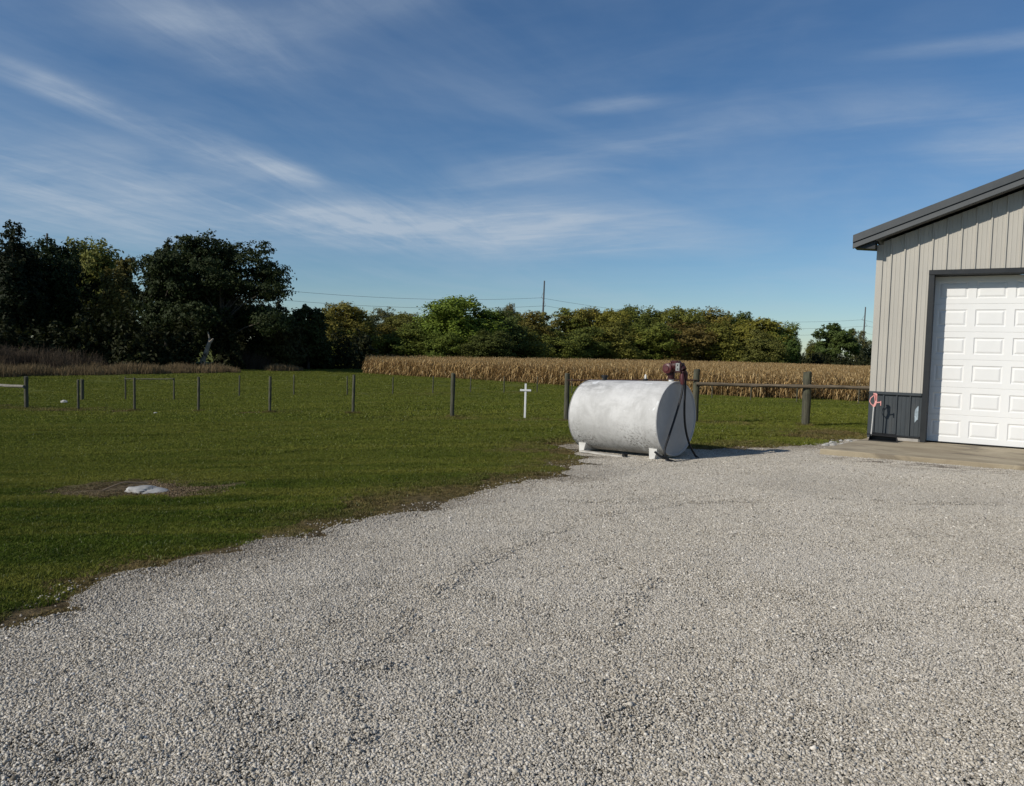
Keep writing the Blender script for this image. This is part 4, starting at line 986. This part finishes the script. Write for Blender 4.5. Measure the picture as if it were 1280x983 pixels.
X = np.concatenate([rng.uniform(-56, -41, 95), rng.uniform(-37, -31, 10)]); Y = np.concatenate([rng.uniform(66, 77, 95), rng.uniform(96, 100, 10)]); k = (X + 56) * .60 + 62 < Y; k |= Y > 90; X, Y = X[k], Y[k]; s = rng.uniform(.8, 1.2, len(X))
scatter('brown_weeds', pr, np.stack([X, Y, H(X, Y)], 1), np.stack([0 * X, 0 * X, rng.uniform(0, 6.28, len(X))], 1), np.stack([s, s, s], 1), rng.integers(0, 4, len(X)), {}, ('tangle of tall brown weeds in front of the dark trees', 'weeds'))

# ------------------------------------------------------------------ trees
def leaf_cards(cent, outw, size, bias=.75):
    n = len(cent); nr = outw * bias + rng.normal(0, .55, (n, 3)); nr[:, 2] += .15; nr /= np.linalg.norm(nr, axis=1)[:, None] + 1e-9
    a_ = np.cross(nr, rng.normal(size=(n, 3))); a_ /= np.linalg.norm(a_, axis=1)[:, None] + 1e-9; b_ = np.cross(nr, a_)
    s_ = (size * rng.uniform(.6, 1.4, n))[:, None]
    V = np.stack([cent - a_ * s_, cent - b_ * s_ * .55, cent + a_ * s_, cent + b_ * s_ * .55], 1).reshape(-1, 3)
    return V, np.arange(n * 4).reshape(-1, 4)
def tree_meshes(kind, nleaf, leaf, seed):
    """crown and trunk of a tree 1 high and 1 wide at the crown (scaled when placed; leaf is relative to height)"""
    global rng
    rng = np.random.default_rng(seed); random.seed(seed)
    base = {'round': .16, 'oak': .20, 'bushy': .0, 'sparse': .30, 'cone': .08}[kind]
    nl = {'round': 54, 'oak': 64, 'bushy': 46, 'sparse': 26, 'cone': 26}[kind]
    lobes = []; R = .5
    for k in range(nl):
        for _ in range(40):
            u = rng.normal(size=3); u /= np.linalg.norm(u); q = rng.random() ** (.45)
            zc = (base + 1) / 2; p = np.array((u[0] * R * q, u[1] * R * q, zc + u[2] * (1 - base) / 2 * q))
            v = (p[2] - base) / (1 - base); r = np.hypot(p[0], p[1])
            lim = {'round': .5 * math.sqrt(max(0, 1 - (abs(v - .42) / .6) ** 2.2)), 'oak': .5 * math.sqrt(max(0, 1 - (abs(v - .45) / .58) ** 2.6)), 'bushy': .5 * math.sqrt(max(0, 1 - max(0, (v - .25) / .76) ** 2)),
                   'sparse': .45 * math.sqrt(max(0, 1 - (abs(v - .55) / .5) ** 2)), 'cone': .42 * (1 - v) ** .8}[kind]
            if r < lim * .86: break
        sz = rng.uniform(.10, .19) * (.66 if kind in ('oak', 'sparse') else .8 if kind == 'cone' else 1.0)
        lobes.append((p, sz))
    if kind != 'cone': lobes.append((np.array((rng.uniform(-.1, .1), rng.uniform(-.1, .1), .90)), .09))
    w = np.array([s_ ** 2 for _, s_ in lobes]); cnt = (w / w.sum() * nleaf).astype(int)
    Cn = []; On = []
    for (p, s_), c in zip(lobes, cnt):
        ncl = max(6, c // 16); u = rng.normal(size=(ncl, 3)); u /= np.linalg.norm(u, axis=1)[:, None]
        rad = s_ * (.35 + .75 * rng.random(ncl) ** .6); cc = p + u * rad[:, None] * np.array((1, 1, .78))
        idx = rng.integers(0, ncl, c); off = rng.normal(0, s_ * .16, (c, 3)) * np.array((1, 1, .7))
        q = cc[idx] + off; Cn.append(q)
        o_ = (q - p); o_ /= np.linalg.norm(o_, axis=1)[:, None] + 1e-9; g_ = q - np.array((0, 0, .5)); g_ /= np.linalg.norm(g_, axis=1)[:, None] + 1e-9
        On.append(o_ * .7 + g_ * .5)
    Cn = np.concatenate(Cn); On = np.concatenate(On); Cn[:, 2] = np.maximum(Cn[:, 2], .01)
    Cn[:, 2] *= 1 / max(1e-6, np.quantile(Cn[:, 2], .9995)); Cn[:, :2] *= .5 / np.quantile(np.abs(Cn[:, 0]), .995)
    return Cn, On, leaf, lobes, base
def build_tree(name, X, Y, hgt, wid, kind, nleaf, leaf_m, seed, mat, bark, trunk_r=None):
    Cn, On, _, lobes, base = tree_meshes(kind, nleaf, leaf_m, seed)
    S = np.array((wid, wid * .9, hgt)); V, Q = leaf_cards(Cn * S, On, leaf_m)
    crown = mesh_np('crown', V, Q); crown.materials.append(mat)
    random.seed(seed); mb = MB(); tr_ = trunk_r or hgt * .016; k_ = .5 / .42
    top = Vector((random.uniform(-.04, .04) * wid, random.uniform(-.04, .04) * wid, hgt * .72))
    mb.tube([(0, 0, -.2), (random.uniform(-.1, .1), 0, hgt * .12), (top.x * .4, top.y * .4, hgt * .36), top], [tr_ * 1.35, tr_, tr_ * .75, tr_ * .25], 8, True, .05)
    for p, s_ in lobes[:16]:
        z0 = min(p[2] * .55, .5) * hgt; e = Vector(p * S * np.array((1.0, 1.0, 1))); st = Vector((top.x * z0 / top.z, top.y * z0 / top.z, z0))
        if e.z < z0 + .3: continue
        md_ = (st + e) / 2 + Vector((random.uniform(-.3, .3), random.uniform(-.3, .3), hgt * .03)); mb.tube([st, md_, e], [tr_ * .38, tr_ * .24, tr_ * .07], 5, False)
    trunk = mb.mesh('trunk', True); trunk.materials.append(bark)
    return crown, trunk
t = NT('foliage'); oi = t.n('ShaderNodeObjectInfo'); isl = t.island()
oc = t.noise(t.obj(), .45, 4, .6)
c = t.mix(isl, t.mix(.45, oi.outputs['Color'], (.012, .018, .006)), oi.outputs['Color'])
c = t.mix(t.math('MULTIPLY', t.step(oc, .5, .72), .45), c, t.mix(.5, c, t.mix(1.0, c, (1.8, 1.25, .8), 'MULTIPLY')))
c = t.mix(t.math('MULTIPLY', t.step(isl, .86, 1.0), .4), c, t.mix(.5, c, t.mix(1.0, c, (2.2, 1.9, 1.6), 'MULTIPLY')))
tr = t.n('ShaderNodeBsdfTranslucent'); t.put(tr.inputs[0], c); mx = t.n('ShaderNodeMixShader'); mx.inputs[0].default_value = .25
t.t.links.new(t.bsdf(c, .7, 0, .2), mx.inputs[1]); t.t.links.new(tr.outputs[0], mx.inputs[2]); M_LEAF = t.out(mx.outputs[0])
M_BARK = simple('bark', (.075, .062, .048), .95, .3, 2.0, bump=.6, bscale=14, sc3=(3, 3, .5))
COL = {'dark': (.024, .034, .011), 'oak': (.034, .047, .015), 'leftgreen': (.170, .172, .040), 'lowgreen': (.050, .060, .017), 'deep': (.105, .135, .030), 'green': (.165, .180, .034), 'bright': (.170, .220, .034),
       'olive': (.205, .200, .036), 'yellow': (.245, .220, .038), 'brown': (.200, .170, .042), 'grey': (.170, .180, .080)}
TREES = [
    (-69.2, 96, 16.8, 13.4, 'dark', 'round', 'dark tree at the left edge of the photo, partly out of frame'),
    (-61.2, 93, 17.0, 9.5, 'dark', 'round', 'tallest dark tree at the far left, above the brown weeds'),
    (-60.3, 99, 16.2, 9.6, 'dark', 'round', 'dark tree in front of the leftmost utility pole'),
    (-63.8, 116, 18.3, 13.9, 'leftgreen', 'round', 'yellow-green tree between the dark trees on the left'),
    (-53.7, 104, 14.5, 5.8, 'leftgreen', 'bushy', 'small yellow-green tree at the right flank of the yellow-green tree'),
    (-45.2, 99, 16.3, 5.7, 'oak', 'oak', 'dark narrow tree joined to the left side of the large oak'),
    (-36.4, 95, 16.6, 18.4, 'oak', 'oak', 'large dark spreading oak with ragged crown, left of centre'),
    (-28.0, 104, 8.6, 6.7, 'lowgreen', 'bushy', 'low dark tree at the right foot of the large oak'),
    (-30.7, 100, 6.5, 6.4, 'lowgreen', 'bushy', 'low dark tree tucked under the right side of the large oak'),
    (-34.2, 150, 11.9, 13.8, 'olive', 'round', 'olive tree just right of the low dark tree, left of the corn corner'),
    (-40.2, 158, 10.0, 11.0, 'yellow', 'bushy', 'yellowish tree behind the low dark tree beside the large oak'),
    (-36.3, 185, 11.8, 11.8, 'grey', 'sparse', 'sparse grey-green tree standing above the left end of the corn'),
    (-35.5, 200, 13.5, 9.4, 'grey', 'sparse', 'thin grey-green tree, second of the sparse pair above the corn corner'),
    (-32.4, 200, 14.0, 7.2, 'grey', 'cone', 'pointed narrow grey-green tree left of the big round tree'),
    (-26.8, 190, 12.2, 13.7, 'green', 'round', 'mid-green tree between the pointed tree and the big round tree'),
    (-19.5, 178, 11.7, 12.9, 'olive', 'round', 'olive tree touching the left side of the big round tree'),
    (-11.0, 160, 14.4, 18.7, 'bright', 'round', 'big round bright green tree, tallest in the middle of the tree line'),
    (-3.5, 165, 12.5, 13.3, 'deep', 'round', 'dark green tree against the right side of the big round tree'),
    (-1.8, 205, 16.0, 7.4, 'grey', 'round', 'small rounded tree top showing behind the dark green tree'),
    (2.5, 185, 13.1, 14.4, 'brown', 'round', 'brownish olive tree left of the middle utility pole'),
    (10.8, 215, 14.5, 15.5, 'olive', 'sparse', 'thin-topped olive tree right behind the middle utility pole'),
    (16.6, 220, 16.1, 15.3, 'green', 'sparse', 'green tree with gaps right of the middle utility pole'),
    (22.3, 222, 16.6, 17.3, 'olive', 'round', 'olive tree left of the dark tufted tree top'),
    (35.2, 232, 18.2, 11.6, 'deep', 'round', 'dark tufted tree top rising above the olive wood'),
    (28.3, 218, 16.0, 15.1, 'yellow', 'round', 'yellow-olive tree below the dark tufted tree top'),
    (41.0, 226, 17.4, 18.8, 'green', 'round', 'green tree right of the dark tufted tree top'),
    (48.8, 224, 17.5, 18.7, 'olive', 'round', 'broad olive tree above the red pump'),
    (58.1, 228, 18.0, 19.6, 'olive', 'round', 'highest olive tree on the right part of the wood'),
    (65.4, 226, 16.7, 17.0, 'deep', 'round', 'darker green tree right of the highest olive tree'),
    (65.2, 205, 13.9, 18.8, 'yellow', 'round', 'golden olive tree standing forward near the right end of the wood'),
    (71.0, 205, 13.2, 13.1, 'olive', 'round', 'last olive tree at the right end of the wood'),
    (97.5, 230, 14.4, 14.4, 'deep', 'oak', 'separate dark tree right of the wood, left of the right utility pole'),
    (97.1, 245, 9.9, 6.8, 'green', 'bushy', 'small green tree in the gap left of the separate dark tree'),
    (112.6, 250, 13.8, 8.3, 'grey', 'sparse', 'thin sparse tree at the right utility pole'),
    (120.6, 255, 10.2, 14.2, 'grey', 'bushy', 'low grey-green tree at the barn corner behind the corn'),
    (-67.0, 116, 15.6, 13.7, 'dark', 'round', 'dark tree filling the gap left of the yellow-green tree'),
    (-49.1, 114, 14.3, 14.7, 'dark', 'bushy', 'dark tree mass behind the large oak on its left'),
    (-37.7, 112, 12.4, 12.0, 'dark', 'bushy', 'dark tree mass behind the large oak on its right'),
    (-32.3, 150, 8.2, 12.1, 'olive', 'bushy', 'low olive tree behind the left end of the corn'),
    (-27.2, 160, 8.1, 13.3, 'olive', 'bushy', 'low olive tree left of the lighter front bush'),
    (-19.9, 155, 8.4, 12.9, 'green', 'bushy', 'front green tree left of the big round tree'),
    (-13.7, 152, 6.8, 9.7, 'bright', 'bushy', 'bright green bush at the left foot of the big round tree'),
    (-5.0, 150, 7.4, 11.7, 'deep', 'bushy', 'dark bush at the right foot of the big round tree'),
    (1.4, 170, 8.9, 14.2, 'olive', 'bushy', 'front olive tree below the middle utility pole on its left'),
    (9.3, 185, 9.2, 15.4, 'olive', 'bushy', 'front olive tree below the middle utility pole on its right'),
    (17.6, 190, 10.0, 15.8, 'green', 'bushy', 'front green tree behind the middle of the tank'),
    (26.6, 195, 11.6, 16.8, 'yellow', 'bushy', 'front yellow-olive tree, palest of the front row'),
    (36.0, 198, 11.5, 18.2, 'olive', 'bushy', 'front olive tree left of the red pump'),
    (45.4, 200, 12.3, 18.3, 'brown', 'bushy', 'front brownish tree above the red pump'),
    (55.2, 200, 12.6, 18.3, 'olive', 'bushy', 'front olive tree right of the red pump'),
    (63.0, 196, 10.6, 13.6, 'brown', 'bushy', 'front brownish tree below the golden olive tree'),
    (71.6, 198, 9.6, 7.2, 'deep', 'bushy', 'dark low tree closing the right end of the wood'),
]
cache = {}; rr_ = random.Random(3)
def place_tree(X, Y, hgt, wid, colr, kind, label, i):
    near = Y < 115
    if near:
        n_ = 52000 if wid > 12 else 26000; cr_, tk_ = build_tree('tree', X, Y, hgt, wid, kind, n_, .21 if kind != 'oak' else .19, 300 + i, M_LEAF, M_BARK, hgt * .022); sc_ = (1, 1, 1); rz = rr_.uniform(-.3, .3)
    else:
        v_ = rr_.randrange(3 if kind in ('round', 'bushy') else 2); key = (kind, v_)
        if key not in cache: cache[key] = build_tree('tree', 0, 0, 14.0, 12.0, kind, {'sparse': 9000, 'cone': 9000}  .get(kind, 30000), .20, 500 + v_ + 10 * len(kind), M_LEAF, M_BARK)
        cr_, tk_ = cache[key]; sc_ = (wid / 12.0, wid / 12.0 * rr_.uniform(.9, 1.15), hgt / 14.0); rz = rr_.uniform(-.6, .6) + (PI if rr_.random() < .5 else 0)
    e_ = empty('oak_tree' if kind == 'oak' else 'tree', (X, Y, h1(X, Y)), rz); e_.scale = sc_
    tag(e_, label, 'tree', 'trees of the wood behind the field')
    o1 = link('crown', cr_, None, e_); o1.color = (*[min(1, c_ * rr_.uniform(.88, 1.12)) for c_ in COL[colr]], 1); link('trunk', tk_, None, e_)
for i, a_ in enumerate(TREES): place_tree(*a_, i)
rng = np.random.default_rng(99)
# undergrowth that closes the wood at its foot (one mass)
UV, UQ = [], []; o_n = 0
def bush_mass(X, Y, w, h, n, leaf):
    global o_n
    u = rng.normal(size=(n, 3)); u /= np.linalg.norm(u, axis=1)[:, None]; q = rng.random(n) ** .4
    p = np.stack([u[:, 0] * w * q, u[:, 1] * w * .6 * q, np.abs(u[:, 2]) * h * q], 1)
    p *= (1 + .28 * wob(p[:, 0] * 1.2, p[:, 2] * 1.2 + p[:, 1], 1.6, int(rng.integers(9999))))[:, None]; p[:, 2] = np.abs(p[:, 2]); p += np.array((X, Y, h1(X, Y)))
    V, Q = leaf_cards(p, u, leaf); UV.append(V); UQ.append(Q + o_n); o_n += len(V)
for x_ in np.arange(-62, -22, 2.2):
    yb = np.interp(x_, [-62, -46, -38, -33, -28, -22], [70, 80, 84, 98, 104, 112]); bush_mass(x_ + rng.uniform(-.5, .5), yb + rng.uniform(1, 3), rng.uniform(1.8, 2.8), rng.uniform(4.0, 7.0), 1700, .24)
for x_ in np.arange(-42, 16, 3.2): bush_mass(x_, 178 + rng.uniform(-4, 4) + max(0, x_) * 1.5, rng.uniform(2.6, 4.2), rng.uniform(5, 8.5), 700, .38)
for x_ in np.arange(12, 132, 3.6): bush_mass(x_, 214 + rng.uniform(-4, 8), rng.uniform(3, 4.6), rng.uniform(5.5, 9) if x_ < 74 else rng.uniform(4.2, 6.0), 700, .36)
for x_ in np.arange(84, 150, 2.6): bush_mass(x_, 246 + rng.uniform(-4, 6), rng.uniform(3, 4.6), rng.uniform(2.2, 3.6), 1500, .34)
for x_ in np.arange(120, 270, 4.0): bush_mass(x_, 420 + rng.uniform(-6, 6), rng.uniform(4, 6), rng.uniform(5.5, 8), 900, .5)
um = link('undergrowth', mesh_np('undergrowth', np.concatenate(UV), np.concatenate(UQ)), M_LEAF); um.color = (.030, .034, .010, 1)
tag(um, 'dark leafy undergrowth along the foot of the wood', 'undergrowth', kind='stuff')
# pale bare trunk leaning in front of the oak
mb = MB(); random.seed(4); mb.tube([(0, 0, -.2), (.35, 0, 1.2), (.75, 0, 2.3), (1.0, .1, 3.2), (1.5, .1, 3.7)], [.42, .33, .27, .22, .08], 8, True, .06); mb.tube([(.95, .1, 3.0), (1.0, .15, 3.8), (.8, .2, 4.5)], [.13, .10, .05], 7, True, .05); pass
sx, sy = -36.2, 88.0
sn = mb.obj('dead_trunk', simple('pale_bark', (.22, .19, .15), .9, .25, 3), None, True, loc=(sx, sy, h1(sx, sy) + .55)); tag(sn, 'pale bare leaning trunk in front of the large oak', 'tree trunk')
sn.location.z = h1(sx, sy)

# ------------------------------------------------------------------ power line
M_POLE = simple('steel_pole', (.085, .085, .09), .6, .2, 1.0)
M_INS = simple('insulator', (.10, .11, .12), .4, .1)
PO = [(-93.3, 152.0), (8.2, 222.0), (134.3, 293.0)]; PH = 24.0
dl = Vector((PO[1][0] - PO[0][0], PO[1][1] - PO[0][1], 0)).normalized(); sdv = Vector((dl.y, -dl.x, 0))
names = ['utility pole rising above the dark trees at the far left', 'utility pole above the middle of the tree line', 'utility pole beside the thin tree left of the barn']
ATT = [(-1, 18.9), (1, 16.5), (-1, 14.1)]
for (x, y), lb in zip(PO, names):
    z0 = h1(x, y); e_ = empty('utility_pole', (x, y, z0)); tag(e_, lb, 'utility pole', 'poles of the power line')
    mb = MB(); mb.tube([(0, 0, -.5), (.12, 0, 12), (.3, 0, PH)], [.36, .30, .20], 10); mb.obj('pole', M_POLE, e_, True)
    for sg, hh in ATT:
        q = sdv * sg; mb = MB(); bx_ = .3 * hh / PH
        mb.tube([(bx_, 0, hh), Vector((bx_, 0, hh + .25)) + q * 1.15], [.10, .07], 7); mb.tube([(bx_, 0, hh + 2.2), Vector((bx_, 0, hh + .35)) + q * 1.15], .035, 5); mb.obj('insulator_bracket', M_INS, e_, True)
P_ = [(x, y, h1(x, y)) for x, y in PO]
ext0 = Vector(P_[0]) - (Vector(P_[1]) - Vector(P_[0])); ext1 = Vector(P_[2]) + (Vector(P_[2]) - Vector(P_[1]))
seq = [ext0] + [Vector(p) for p in P_] + [ext1]
for (sg, hh), lb in zip(ATT, ('upper power wire strung across the sky above the trees', 'lower power wire strung just above the tree tops', 'lowest power wire hidden mostly by the tree tops')):
    pts = []
    for a_, b_ in zip(seq[:-1], seq[1:]):
        for k in range(24):
            s_ = k / 24; p = a_.lerp(b_, s_) + sdv * sg * 1.15; p.z += hh + .2 - 4 * 3.2 * s_ * (1 - s_); pts.append(p)
    mb = MB(); mb.tube(pts, .035, 5, False); wi = mb.obj('power_wire', M_INS, None, True); tag(wi, lb, 'power line', 'wires of the power line')
